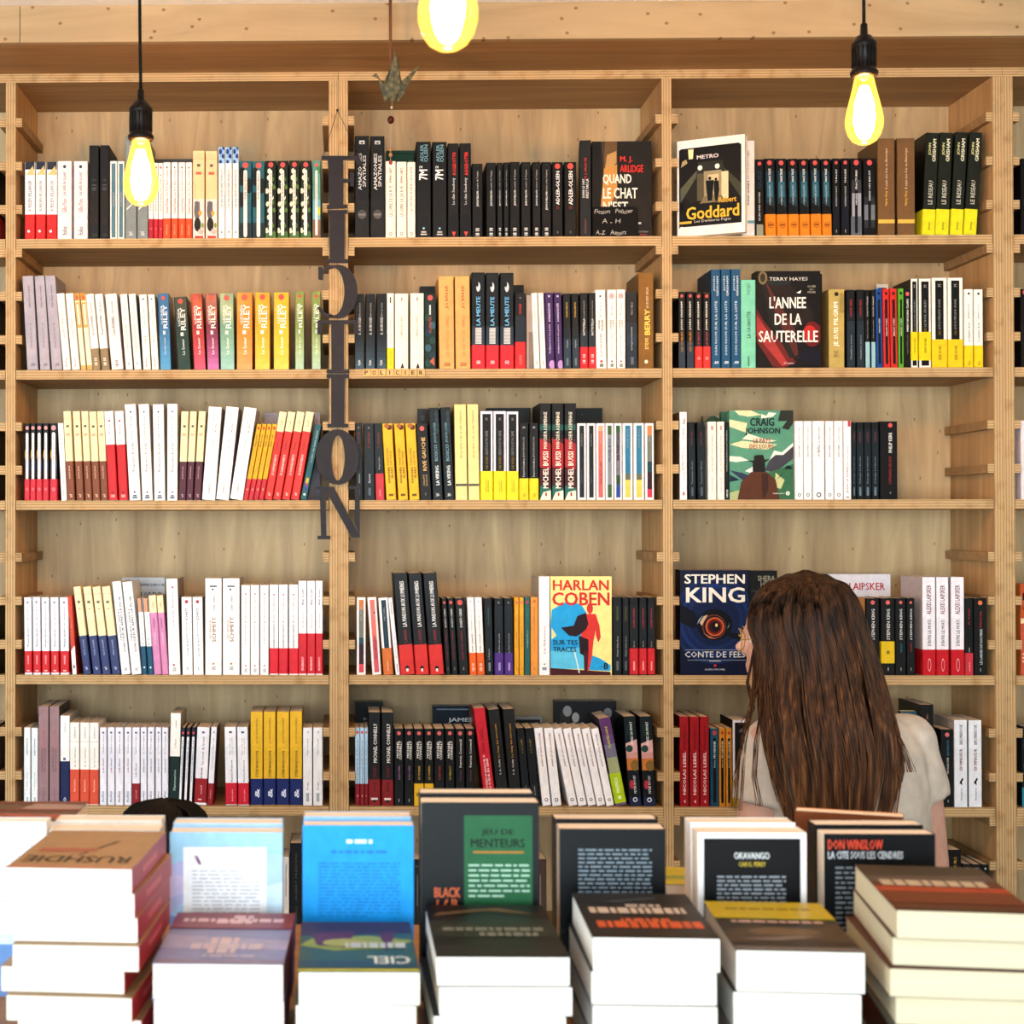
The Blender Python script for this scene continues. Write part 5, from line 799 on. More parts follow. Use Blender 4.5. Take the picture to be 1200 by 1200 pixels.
# fantasy novel with the eye
face('dark blue hardback with glowing orange eye cover, facing out', 3, 797.2, 877.6, 668, .010, .055, '101c44',
     [*[('e',.5,.52,.62-.05*k,.42-.035*k,('14306c','112658','16367a','122a62')[k%4]) for k in range(6)], ('p',[(0,.68),(.2,.6),(.3,.5),(.2,.44),(0,.5)],'0c1226'), ('p',[(.6,.42),(.8,.4),(1,.4),(1,.32),(.75,.35)],'0c1226'), ('e',.5,.48,.26,.15,'0b0e1e'), ('e',.49,.46,.17,.115,'8c4c28'), ('e',.49,.46,.16,.108,'2c1a30'), ('e',.5,.46,.135,.09,'c8602c'), ('e',.5,.46,.115,.078,'8c2418'), ('e',.5,.46,.09,.06,'501414'), ('e',.51,.46,.06,.042,'140c0c'), ('e',.525,.475,.018,.016,'f0c888'),
      ('p',[(.28,.5),(.34,.56),(.4,.575),(.36,.53),(.31,.47)],'c8a888'), ('p',[(.24,.48),(.27,.53),(.33,.57),(.28,.52)],'8cacc8'), ('p',[(.64,.4),(.7,.46),(.72,.5),(.68,.44)],'a8b4bc'), ('p',[(.33,.4),(.42,.35),(.52,.345),(.42,.37)],'b86c4c'),
      ('T','STEPHEN',.06,.94,.87,.96,'ebe4d6'), ('T','KING',.08,.94,.69,.835,'ebe4d6'), ('q',.06,.95,.237,.24,'aab0bc'), ('q',.1,.95,.14,.143,'aab0bc'), ('t','CONTE DE FEES',.06,.94,.168,.225,'d0d0d0'), ('t','ROMAN',.42,.58,.125,.14,'b8bcc4'), ('c',.5,.09,.02,'b42c34'), ('t','ALBIN MICHEL',.35,.65,.045,.062,'b8bcc4')], sc='0c0d14', bc='0c0d14')
face('black hardback half hidden behind the head of long hair', 3, 878.4, 911, 668.6, .03, .04, '15151a', [('t','SHERA',.3,.92,.9,.95,'a09c84'), ('T','HEAR',.4,.95,.84,.9,'8c8870'), ('q',.02,.4,.8,.806,'6c6454')])

# books standing behind the front rows
YB = .232
face('dark green paperback standing behind the cream ones, top shelf', 0, 452.6, 488, 176.4, YB, .03, '1f5c40', [('q',.0,1,.965,.975,'17442f'), ('t','AN',.72,.9,.83,.9,'a8b8a4')])
face('grey paperback standing behind the orange-banded ones, top shelf', 0, 181, 226, 186.4, YB-.03, .02, '6c6a64', [])
face('black paperback standing behind the dark green one, second shelf', 1, 492, 520, 335.5, YB, .03, '161517', [])
face('black paperback behind the red-banded one, second shelf', 1, 602, 614, 334, YB, .03, '161517', [])
face('white-framed black paperback behind the cobalt spine, second shelf', 1, 1027.6, 1041, 333, .205, .02, 'd8d0c4', [('q',.14,.86,.03,.96,'17161a')])
face('black paperback standing behind the black-on-white ones, third shelf', 2, 570, 622, 478, YB, .025, '1a191b', [('c',.5,.9,.012,'8c8c8c')])
face('black paperback standing behind the tall red and black ones, third shelf', 2, 672, 706, 478.2, YB, .025, '1a191b', [('c',.3,.93,.012,'8c8c8c')])
face('dark paperback peeking behind the tall teal spines, third shelf', 2, 489.6, 501, 479, .175, .03, '202628', [('q',.3,.7,.86,.93,'54585a')], sc='202628')
face('lavender-grey paperback behind the leaning red-banded ones, third shelf', 2, 310, 375, 483.6, YB-.02, .025, 'a29aa4', [])
face('green paperback standing behind the cream-white pair, third shelf', 2, 824, 848, 487.6, YB-.03, .02, '3c6c50', [('p',[(0,.93),(0,1),(.4,1)],'8c7c60'), ('p',[(.6,1),(1,1),(1,.93)],'a8b0a4')])
face('green spine edge behind the cowboy cover, third shelf', 2, 845.4, 853.8, 482.6, .12, .02, '3f7c60', [('q',.3,.9,.1,.9,'356a52')])
face('blue-grey paperback with black capitals, behind the pink-banded ones', 3, 143, 193, 677, YB-.04, .03, 'a8b4c0', [('T','RIC SAPIN-DEFOUR',.28,1.0,.905,.935,'2c3440'), ('T','SON ODEUR',.2,.95,.78,.84,'20262c')])
face('white paperback with red capitals, behind the black spines near the hair', 3, 955, 1043.6, 673, YB-.02, .035, 'dcdae2', [('T','ALEXIS LAIPSKER',.06,.93,.83,.91,'b02430'), ('p',[(.3,.77),(.36,.8),(.44,.76),(.5,.79),(.56,.74),(.3,.73)],'24242c')])
face('black hardback behind the thin pale blue spines, fifth shelf', 4, 416.6, 449, 822.5, .19, .04, '1e2023', [('u','CONNELLY',.28,.5,.55,.83,'b0b0ac')])
face('navy paperback standing behind the black spines, fifth shelf', 4, 507.4, 550, 827, YB-.02, .03, '15273f', [('q',.1,.98,.95,.965,'7c8c9c'), ('T','JAMES',.42,1.1,.8,.86,'c8ccd0'), ('q',.03,.97,.0,.8,'182c44')])
face('dark framed paperback behind the slim white spines, fifth shelf', 4, 602.6, 635.4, 839.6, .2, .02, '9c9c9c', [('q',.05,.93,.03,.96,'1a1614'), ('q',.22,.86,.82,.88,'8c8478')])
face('dark grey paperback with pale knuckles, behind the leaning white row', 4, 650.6, 722.4, 821.6, YB-.03, .04, '343338',
     [('p',[(.05,.7),(.1,.9),(.2,.95),(.28,.88),(.2,.7)],'54504e'), ('e',.2,.89,.07,.06,'a8a6a4'), ('p',[(.22,.7),(.3,.84),(.4,.8),(.38,.7)],'54504e'), ('e',.335,.82,.06,.055,'b0aeaa'), ('e',.86,.87,.07,.055,'98989a'), ('e',.75,.85,.045,.035,'a8a8a8')])
face('yellow and teal paperback beside the cream sleeve', 4, 1056, 1078, 833.4, .03, .02, 'd4c448', [('q',0,1,0,1,'2c6478'), *[('e',.15+.2*(k%4),.7+.04*k,.16,.02,'d8c848') for k in range(7)], ('q',0,1,0,.7,'8ca0a8')], sc='1c2c34')
face('orange-red paperback cut off by the right edge, fourth shelf', 3, 1196, 1262, 684, .012, .03, 'b04a24', [('T','D',.04,.2,.82,.9,'1c1614'), ('T','V',.04,.22,.66,.74,'1c1614'), ('p',[(0,.62),(.5,.62),(0,.56)],'e0c89c'), ('q',0,1,0,.56,'b85038')]+words(.03,.6,.14,.26,3,'e0c0a8',.45,40), sc='c87030')
face('dark paperback with pale capitals cut off by the right edge, fifth shelf', 4, 1197.6, 1262, 851, .012, .03, '172430', [('T','TH',.04,.3,.64,.77,'7ca8c0'), ('t','LA',.04,.24,.46,.54,'b8c4c8'), ('q',.0,.9,.41,.415,'8c9ca4'), ('q',0,1,0,.24,'2c8ca0')], sc='20303c')

# letter tiles along the shelf edge
TILE = wood('tile_wood', 'c89a58', 'e0b878', 'x', scale=30)
for k, chh in enumerate('POLICIER'):
    xa = 425.2+9.14*k; Pa = at(xa, 441.4, -.0052); Pb = at(xa+8.9, 432.2, -.0052)
    t = thing('letter_tile', f'small wooden letter tile {chh}, '+('first', 'second', 'third', 'fourth', 'fifth', 'sixth', 'seventh', 'last')[k]+' in the row on the shelf edge', 'letter tile', (Pa.x, -.0052, Pa.z), (0, R_(random.uniform(-1, 1)), 0), 'wooden letter tiles on the shelf edge')
    ww, hh = Pb.x-Pa.x, Pb.z-Pa.z
    mb = MB(); mb.box(.0002, ww-.0002, 0, .005, 0, hh, TILE); bmesh.ops.bevel(mb.bm, geom=mb.bm.edges[:], offset=.0006, segments=1, affect='EDGES'); bmesh.ops.recalc_face_normals(mb.bm, faces=mb.bm.faces)
    lw_ = .3 if chh != 'I' else .08
    draw(mb, [('T', chh, .46-lw_*.75, .46+lw_*.75, .24, .76, '30261c'), ('q', .8, .86, .16, .24, '30261c')], lambda u_, v, l: (u_*ww, -.0002*l, v*hh))
    obj('tile', mb.mesh('tile', fix=False), t)

# hanging letter sign on the double upright
SY = -.012
SIGNM = mat('3c363c', .5, .1)
sg = thing('hanging_letter_sign', 'dark grey serif letters spelling FICTION, hanging down the double upright', 'sign', at(396.5, 632, SY))
so = Vector(sg.location)
def letter(polys, holes=()):
    mb = MB()
    for k, pl in enumerate(polys):
        pts = [at(x, y, SY)-so for x, y in pl]; e_ = .00012*(k % 6)
        mb.xzprism([(p.x, p.z) for p in pts], e_, .004+e_, SIGNM)
    obj('letter', mb, sg)
def ring(c0, r0, c1, r1, a0, a1, n=22):
    """band between an outer and an inner ellipse, as strips"""
    out = []
    for k in range(n):
        p, q_ = a0+(a1-a0)*k/n, a0+(a1-a0)*(k+1)/n
        f = lambda c, r, a: (c[0]+r[0]*math.cos(a), c[1]-r[1]*math.sin(a))
        out.append([f(c0, r0, p), f(c0, r0, q_), f(c1, r1, q_), f(c1, r1, p)])
    return out
letter([[(384,182.5),(402,182.5),(402.5,244),(386,244)], [(377,182.6),(417,182.6),(417,187),(377,187)], [(413,182.6),(421,182.6),(425,194),(420,194.5)], [(402,209.5),(414,209.5),(414,213.5),(402,213.5)], [(409.8,202),(415,202),(415,218.5),(409.8,218)], [(383,240),(407,239.5),(407,243.5),(383,244.5)]])
letter([[(385.5,246.2),(404,246.2),(403.6,308),(386.6,308)], [(383.6,246),(407,246),(407,250),(383.6,250)], [(381.8,303.6),(408,303.6),(408,308),(381.8,308)]])
letter(ring((396,341.5),(23,31.5),(391,341.5),(12.5,28),-math.pi*.62,math.pi*.62)+[[(373,312.5),(378,312.5),(379,321),(378.5,328),(373,327.5)], [(376,318),(384,310.6),(390,310),(393,313.5),(384,315.4),(378,322)], [(371.6,360),(375,359),(381,366.4),(389,369.4),(391,372.6),(384,372),(376,367.6)]])
letter([[(388,375.5),(403.4,375.5),(403,437),(388.4,437)], [(372,375.2),(420,375.2),(420,379.4),(372,379.4)], [(372,375.4),(376.5,375.4),(377.6,391),(372,392)], [(415.4,375.4),(420,375.4),(420,392),(414.6,391)], [(382.6,433),(409.6,433),(409.6,437.2),(382.6,437.2)]])
letter([[(388,438.4),(404,438.4),(403.6,500.6),(388,500.6)], [(382.6,438.4),(409,438.4),(409,443),(382.6,443)], [(383.6,496.6),(408.4,496.6),(408.4,500.8),(383.6,500.8)]])
letter(ring((395.5,535.5),(25.5,32.5),(396,536.5),(7.8,26.5),0,2*math.pi,32))
letter([[(374.6,571),(381.4,571),(382.6,630),(376.2,630)], [(369,570),(391,570.2),(391,574.4),(369,574)], [(372,627.8),(387.2,627.8),(387.2,632),(372,632)], [(416,569.6),(421.4,569.6),(421.6,629.6),(415.6,612)], [(408,569.4),(423,569.4),(423,573.4),(408,573.4)], [(379,570),(391,570.4),(422.2,629.8),(412,629.6)]])
mb = MB()
hook = at(395.4, 129, -.004)-so
for x, y in ((379, 183), (421, 183)): mb.tube([hook, at(x, y, SY+.001)-so], .0006, mat('2a2420'))
for x, y0, y1 in ((386,243.6,246.4),(404,243.6,246.4),(395,307,311),(395,372,376),(388,436,439),(404,436,439),(395,500,504),(384,567,571),(407,567,571)):
    mb.tube([at(x, y0, SY+.002)-so, at(x, y1, SY+.002)-so], .0005, mat('2a2420'))
mb.ball(hook, .003, mat('4a4038'), 8)
obj('cord', mb, sg)

# ------------------------------------------------------------------ pendant lamps
def glass_amber():
    mt, nt, b = newmat('amber_bulb_glass'); nt.nodes.remove(b)
    out = nt.nodes['Material Output']
    tr = nd(nt, 'ShaderNodeBsdfTransparent'); tr.inputs[0].default_value = (1.0, .86, .55, 1)
    gl = nd(nt, 'ShaderNodeBsdfGlossy'); gl.inputs['Roughness'].default_value = .05
    em = nd(nt, 'ShaderNodeEmission'); em.inputs[0].default_value = (1.0, .55, .07, 1); em.inputs[1].default_value = 0.8
    fr = nd(nt, 'ShaderNodeFresnel'); fr.inputs[0].default_value = 1.3
    mx = nd(nt, 'ShaderNodeMixShader'); nt.links.new(fr.outputs[0], mx.inputs[0]); nt.links.new(tr.outputs[0], mx.inputs[1]); nt.links.new(gl.outputs[0], mx.inputs[2])
    ad = nd(nt, 'ShaderNodeAddShader'); nt.links.new(mx.outputs[0], ad.inputs[0]); nt.links.new(em.outputs[0], ad.inputs[1])
    nt.links.new(ad.outputs[0], out.inputs[0]); return mt
def emit(name, col, s):
    mt, nt, b = newmat(name); nt.nodes.remove(b); em = nd(nt, 'ShaderNodeEmission')
    em.inputs[0].default_value = col+(1,); em.inputs[1].default_value = s
    nt.links.new(em.outputs[0], nt.nodes['Material Output'].inputs[0]); return mt
GLASS = glass_amber(); FIL = emit('glowing_filament', (1.0, .52, .20), FIL_E)
BAKE = mat('1c1512', .35); CORD = mat('121010', .6)
def pendant(label, px, ytip, Y, bend=0.0):
    tip = at(px, ytip, Y)
    o = thing('pendant_lamp', label, 'lamp', (tip.x, Y, ROOM['h']), group='bare bulb pendant lamps')
    zb = tip.z-ROOM['h']
    prof = [(.0006, 0), (.010, .0012), (.020, .007), (.0275, .018), (.0315, .032), (.0318, .044), (.029, .060), (.0245, .078), (.020, .096), (.0165, .112), (.0145, .120)]
    mb = MB(); mb.lathe(prof, (0, 0, zb), GLASS, 28); b = obj('bulb', mb, o)
    mb = MB()
    for k in range(18):
        a = 2*math.pi*k/18; a2 = a+.32
        mb.tube([(.006*math.cos(a), .006*math.sin(a), zb+.100), (.0145*math.cos(a), .0145*math.sin(a), zb+.072), (.0165*math.cos(a2), .0165*math.sin(a2), zb+.045), (.0115*math.cos(a2),   .0115*math.sin(a2), zb+.021)], .0017, FIL, 5)
    obj('filament', mb, b)
    mb = MB(); z = zb+.117
    mb.lathe([(.013, z), (.0215, z+.001), (.0235, z+.005), (.0235, z+.009), (.0205, z+.012), (.0195, z+.016), (.0195, z+.050), (.0212, z+.052), (.0212, z+.058), (.019, z+.061), (.013, z+.070), (.0065, z+.073), (.0060, z+.090), (.0045, z+.093)], (0, 0, 0), BAKE, 24)
    for k in range(16):
        a = 2*math.pi*k/16; mb.tube([(.0197*math.cos(a), .0197*math.sin(a), z+.016), (.0197*math.cos(a), .0197*math.sin(a), z+.050)], .0012, BAKE, 4)
    obj('socket', mb, o)
    mb = MB(); z1 = z+.092
    mb.tube([(bend*math.sin(math.pi*min(1, (k/10)))*1.0, 0, z1+(-z1)*k/10) for k in range(11)], .0030, CORD, 8); obj('cord', mb, o)
    mb = MB(); mb.lathe([(.045, -.0005), (.045, -.006), (.02, -.02), (.006, -.026)], (0, 0, 0), BAKE, 20); obj('ceiling_rose', mb, o)
    return o
pendant('amber filament bulb on black cord hanging before the left bay', 165, 241.5, -.9, -.002)
pendant('amber filament bulb on black cord hanging before the right bay', 1013, 170, -1.0)
pendant('large blurred filament bulb cut off by the top edge, middle of photo', 525, 60, -2.08)

# ------------------------------------------------------------------ paper crane on a string
CYY = -.30
ca = at(462, 96, CYY)
def patterned(name, a, b, c):
    mt, nt, bs = newmat(name); tc = nd(nt, 'ShaderNodeTexCoord'); vo = nd(nt, 'ShaderNodeTexVoronoi'); vo.inputs['Scale'].default_value = 110
    nt.links.new(tc.outputs['Object'], vo.inputs['Vector']); cr = nd(nt, 'ShaderNodeValToRGB'); e = cr.color_ramp.elements
    e[0].position = .15; e[0].color = lin(a); e[1].position = .75; e[1].color = lin(c); k = e.new(.4); k.color = lin(b)
    nt.links.new(vo.outputs['Distance'], cr.inputs[0]); nt.links.new(cr.outputs[0], bs.inputs['Base Color']); bs.inputs['Roughness'].default_value = .7; return mt
CRM = patterned('patterned_olive_paper', '5c5232', '484628', '2a2e20')
cr = thing('paper_crane', 'folded olive patterned paper crane with beads on a string, top middle', 'paper crane', tuple(ca))
def cpt(x, y, dy=0.0): p = at(x, y, CYY)-ca; return Vector((p.x, p.y+dy, p.z))
def fold(name, tris):
    mb = MB()
    for t_ in tris: mb.face(t_, CRM)
    bmesh.ops.remove_doubles(mb.bm, verts=mb.bm.verts, dist=.00005)
    o = obj(name, mb, cr); md = o.modifiers.new('thickness', 'SOLIDIFY'); md.thickness = .0006; return o
B0, B1 = cpt(451, 118), cpt(467, 119)
fold('body', [(cpt(449, 100, -.012), cpt(459, 121, -.004), cpt(458, 78)), (cpt(459, 121, -.004), cpt(470, 100, -.012), cpt(464, 76)), (cpt(449, 100, -.012), cpt(459, 121, -.004), cpt(470, 100, -.012)), (cpt(449, 100, .012), cpt(459, 121, .006), cpt(470, 100, .012))])
fold('wing', [(cpt(452, 106, -.010), cpt(463, 62, -.018), cpt(459, 121, -.008)), (cpt(463, 62, -.018), cpt(470, 104, -.008), cpt(459, 121, -.008))])
fold('wing', [(cpt(454, 106, .010), cpt(466, 63, .018), cpt(460, 121, .008)), (cpt(466, 63, .018), cpt(472, 104, .008), cpt(460, 121, .008))])
fold('neck', [(cpt(451, 120), cpt(441, 86, -.002), cpt(457, 112, -.004)), (cpt(451, 120), cpt(441, 86, -.002), cpt(457, 112, .006)), (cpt(441, 86, -.002), cpt(435.5, 89), cpt(443.5, 92, .002))])
fold('tail', [(cpt(466, 120), cpt(491.5, 77, -.002), cpt(466, 100, -.006)), (cpt(466, 120), cpt(491.5, 77, -.002), cpt(466, 100, .006)), (cpt(466, 120), cpt(475, 108), cpt(466, 100, -.006))])
BR = mat('7c5236', .7); BEADR = mat('5c1c14', .25); BEADA = mat('b07030', .2)
mb = MB(); top = Vector((cpt(457.5, 8).x, 0, ROOM['h']-ca.z-.0003))
mb.tube([top, cpt(457.5, 40), cpt(457.5, 64), cpt(460, 100)], .0038, BR, 6); mb.tube([cpt(459.5, 118), cpt(458, 150), cpt(457.6, 191)], .0005, mat('b8a890'), 4); obj('string', mb, cr)
for x, y, rr, mm in ((458, 140.5, .0075, BEADR), (457.8, 175.5, .0032, BEADA), (457.8, 181.5, .0042, mat('a87c50', .3)), (457.8, 190.5, .0042, mat('9c3020', .3)), (459, 126, .003, mat('c8b090', .3))):
    mb = MB(); mb.ball(cpt(x, y), (rr, rr, rr*1.15), mm, 14); obj('bead', mb, cr)

# ------------------------------------------------------------------ display table with stacks
TZ = 1.17
TX0, TX1, TY0, TY1 = -1.25, 1.75, -2.55, -1.63
tb = thing('display_table', 'brown wooden display table under the book stacks in the foreground', 'table', ((TX0+TX1)/2, (TY0+TY1)/2, 0))
hx, hy = (TX1-TX0)/2, (TY1-TY0)/2
mb = MB(); mb.box(-hx, hx, -hy, hy, TZ-.035, TZ, W_TABLE); bmesh.ops.bevel(mb.bm, geom=mb.bm.edges[:], offset=.003, segments=2, affect='EDGES'); obj('tabletop', mb, tb)
mb = MB()
for a in ((-hx+.06, hx-.06, -hy+.05, -hy+.07), (-hx+.06, hx-.06, hy-.07, hy-.05), (-hx+.05, -hx+.07, -hy+.07, hy-.07), (hx-.07, hx-.05, -hy+.07, hy-.07)): mb.box(*a, TZ-.15, TZ-.0352, W_TABLE)
obj('apron', mb, tb)
mb = MB(); mb.box(-hx+.08, hx-.08, -hy+.08, hy-.08, .25, .27, W_TABLE); obj('lower_shelf', mb, tb)
for sx in (-1, 1):
    for sy in (-1, 1):
        mb = MB(); mb.box(sx*(hx-.07)-.035, sx*(hx-.07)+.035, sy*(hy-.07)-.035, sy*(hy-.07)+.035, 0, TZ-.0352, W_TABLE); obj('leg', mb, tb)

def stack(desc, xl, xr, yf, Df, L, thick, c, items, bands=(), sc=None, pages=None, rz=0.0, jit=.003, spi=(), seed=1):
    """books lying in a pile, heads toward the camera; the top cover's near edge is seen at pixels xl..xr, yf"""
    rn = random.Random(seed); Yf = CAM.y+Df
    P0, P1 = at(xl, yf, Yf), at(xr, yf, Yf); W = P1.x-P0.x; zt = (P0.z+P1.z)/2
    n = round((zt-TZ)/thick); th = (zt-TZ-.0004)/n; z = TZ
    for k in range(n):
        top = k == n-1
        w_ = W if top else W*rn.uniform(.985, 1.0); z1 = z+th
        a = rz+(0 if top else rn.uniform(-1.2, 1.2)); dx, dy = (0, 0) if top else (rn.uniform(-jit, jit), rn.uniform(-jit*.6, jit))
        M = Matrix.Rotation(R_(a), 4, 'Z')
        # local x runs to the camera's left after the half turn; the head lies at Yf
        loc = Vector((P1.x+dx, Yf+dy, z1)) if False else Vector((P0.x+dx, Yf+dy, z1-.0001)) + M.to_3x3() @ Vector((w_, L, 0))
        if top: lab = f'{desc[0]}, topmost of its pile'
        else:
            place = ['second', 'third', 'fourth', 'fifth', 'sixth', 'seventh', 'eighth', 'ninth', 'tenth'][n-2-k]
            lab = f'{place} book from the top of the {desc[1]}'
        cover_book(lab, w_, L, th-.0004, c, items if top else [], loc, (R_(-90), 0, R_(180+a)), spine='L', group=f'books in the {desc[1]}', sc=sc, bc=c, pages=pages, bands=bands, spi=spi)
        z = z1
KR = 'a5835c'
stack(('kraft-covered paperback with red spine and black title', 'tall red-spined pile at left'), 6, 156, 1016, 1.58, .195, .0235, KR,
      [('T','RUSHDIE',.08,.94,.7,.86,'241c18'), ('p',[(.3,.3),(.52,.68),(.54,.68),(.34,.3)],'4c3828'), ('q',.42,.9,.5,.6,'a8604c'), ('q',0,1,.95,1,'b8785c')], sc='a81c24', pages=PAGES_W, rz=-3.5, jit=.012, seed=4,
      spi=[('T','',0,1,0,1,KR)][:0]+[q(.3,.7,'c85858',.35,.62)])
stack(('mauve landscape paperback with red paper band', 'mauve and red pile below the sky cover'), 178, 332, 1129, 1.58, .205, .034, '8088b4',
      [('p',[(0,.55),(1,.45),(1,.7),(0,.72)],'9c9cc0'), ('q',0,1,.92,1,'8c84a0')]+words(.4,.62,.5,.84,1,'c8b8c4',.9,21)+words(.2,.8,.62,.76,1,'beb4c4',.8,22)+words(.24,.66,.84,.9,1,'b8b0c4',.6,23),
      bands=((0,.33,'8c2434',words(.08,.92,.4,.66,1,'d8b8c0',.8,24)+words(.34,.66,.2,.85,2,'d8b8c0',.6,25)),), sc='6c1c28', pages=PAGES_W, rz=-1.5, seed=2)
stack(('green and purple map-covered paperback with white title', 'green and purple pile below the bright blue cover'), 349, 492, 1139, 1.58, .2, .0325, '3c6c58',
      [('p',[(0,0),(1,0),(1,.3),(0,.24)],'4c2c54'), ('p',[(0,.4),(.4,.3),(.9,.36),(1,.5),(.7,.6),(.2,.55)],'8ca43c'), ('p',[(.15,.2),(.3,.24),(.25,.6),(.2,.5)],'6c3058'), ('p',[(.5,.2),(.9,.26),(.85,.5),(.6,.55)],'6c3058'), ('e',.6,.45,.2,.08,'a0a848'), ('q',0,1,.8,.93,'2c5c70'), ('T','CIEL',.06,.42,.72,.86,'d0dcd4'), ('q',0,1,.955,1,'b8b83c')]+words(.08,.6,.46,.58,1,'b0c0c4',.85,26), sc='b8b48c', pages=PAGES_W, rz=0.5, seed=3)
stack(('dark green-black paperback with faint pale title', 'dark pile below the black and green cover'), 511, 668, 1121, 1.575, .215, .0303, '2c302c',
      [('p',[(0,.3),(.5,.2),(1,.3),(1,0),(0,0)],'231f1c'), ('p',[(.1,.2),(.5,.12),(.95,.24),(.9,.16),(.4,.06)],'7c5c3c'), ('q',0,1,.35,.65,'3c4438'), ('q',0,1,.8,1,'343838')]+words(.1,.9,.47,.55,1,'84887c',.8,27)+words(.16,.62,.57,.65,1,'8c8c84',.8,28), sc='1c2024', pages=PAGES_W, rz=0, seed=5)
stack(('black paperback with large orange title', 'black and orange pile before the black blurb cover'), 694, 843, 1098, 1.58, .19, .0365, '2a272a',
      [('q',0,1,0,.25,'242a30'), ('p',[(.3,.1),(.7,.2),(.72,.22),(.3,.12)],'5c6c78'), ('q',0,1,.9,1,'34281f')]+words(.06,.94,.66,.82,1,'c8562c',.85,29)+words(.3,.7,.6,.68,1,'c05a30',.85,30)+words(.12,.92,.36,.5,1,'c4b4a4',.9,31)+words(.3,.6,.28,.36,1,'b0a498',.8,32), sc='24242a', pages=PAGES_W, rz=-2, seed=6)
stack(('dark photo-covered paperback with yellow paper band', 'yellow-banded pile before the white-bordered cover'), 862, 1011, 1113, 1.58, .2, .0368, '3c342f',
      [('p',[(0,.4),(.3,.55),(.7,.5),(1,.62),(1,.85),(0,.8)],'5c4c3c'), ('e',.5,.62,.3,.08,'7c6448'), ('p',[(.2,.7),(.6,.8),(.9,.78),(.5,.72)],'8c8078'), ('q',0,1,.93,1,'7c7470')]+words(.12,.88,.4,.46,1,'b8988c',.8,33),
      bands=((0,.36,'b8a018',words(.14,.86,.4,.55,1,'8c7c10',.7,34)),), sc='2c2824', pages=PAGES_W, rz=-4, seed=7)
stack(('red-brown paperback with pale title', 'cream-paged pile at the right edge'), 1050, 1209, 1066, 1.56, .21, .0288, '6c3424',
      [('q',0,1,0,.34,'4c443c'), ('p',[(0,.2),(1,.28),(1,.4),(0,.34)],'6c6058'), ('q',0,1,.5,.6,'a83c24'), ('q',0,1,.6,.85,'7c3820'), ('q',0,1,.95,1,'5c3020')]+words(.12,.94,.36,.5,1,'b8a890',.9,35), sc='3c2c28', pages=PAGES_C, rz=-7, jit=.009, seed=8)

def upright(label, xl, xr, ytop, D, T, c, items, backlabel=None, rz=0, back=None, Tb=.032, tilt=0, **k):
    """a book standing on the table with its back cover to us, and its neighbour standing back to back with it"""
    Y = CAM.y+D; A = at(xl, ytop, Y); B = at(xr, ytop, Y); W = B.x-A.x; H = (A.z+B.z)/2-TZ-.0004
    cover_book(label, W, H, T, c, items, (A.x, Y, TZ+.0002), (0, 0, R_(rz)), spine='R', **k)
    if backlabel:
        cover_book(backlabel, W*.985, H+.004, Tb, back or c, [], (A.x+W*.004, Y+T+.004, TZ+.0002), (0, 0, R_(rz)), spine='L', pages=k.get('pages'))
upright('white paperback with grey-blue blurb and blue foot, at the left edge', -70, 54, 963, 1.83, .03, 'e6eaee', words(.12,.9,.45,.95,17,'9cb0c4',.3,1)+[('q',0,1,0,.3,'5c80b4'),('q',0,1,.3,.36,'b8d4e4')], pages=PAGES_W)
upright('white-paged paperback standing half hidden behind the kraft cover', 58, 187, 972, 1.84, .034, 'e8e0d4', words(.12,.9,.2,.85,15,'8c8c8c',.4,2), 'white-paged paperback with slanting top, back to back with another', pages=PAGES_Y)
upright('sky blue paperback with white text panel, second display book from left', 199, 331, 975, 1.83, .03, 'a9c9ea',
        [('p',[(0,1),(0,.5),(.3,.7),(.6,.85),(.4,1)],'b0b0dc'), ('p',[(0,.8),(.5,.92),(1,.86),(1,1),(0,1)],'9ccae8'), ('p',[(0,.75),(.4,.7),(0,.6)],'c4b8dc'), ('p',[(.5,.6),(1,.7),(1,.5),(.6,.45)],'c8e0f0'), ('p',[(0,.5),(.3,.42),(.3,.3),(0,.38)],'8098d0'), ('p',[(.7,.42),(1,.5),(1,.3),(.7,.3)],'6c88cc'), ('p',[(0,.36),(.3,.3),(1,.36),(1,0),(0,0)],'48689c'), ('p',[(0,.42),(.05,.46),(.12,.38),(.2,.4),(.22,.3),(0,.3)],'3c4c78'), ('p',[(.8,.4),(.9,.44),(1,.4),(1,.3),(.8,.3)],'34446c'), ('q',.12,.86,.0,.91,'f2f2f6'), ('p',[(.22,.857),(.245,.857),(.285,.806),(.255,.806)],'8c4c84')]
        +words(.2,.8,.42,.785,16,'b4b4bc',.35,3), 'white-paged paperback standing behind the sky blue one', pages=PAGES_Y)
upright('bright blue paperback with dark blue blurb, third display book from left', 354.6, 484.6, 967, 1.83, .03, '1597e6',
        words(.395,.63,.895,.92,1,'cfe6f4',.95,36)+words(.26,.78,.838,.862,1,'1c74bc',.7,4)+words(.14,.88,.47,.795,16,'1478c4',.45,5), 'pale blue paperback standing behind the bright blue one', back='8cb8dc', pages=PAGES_Y)
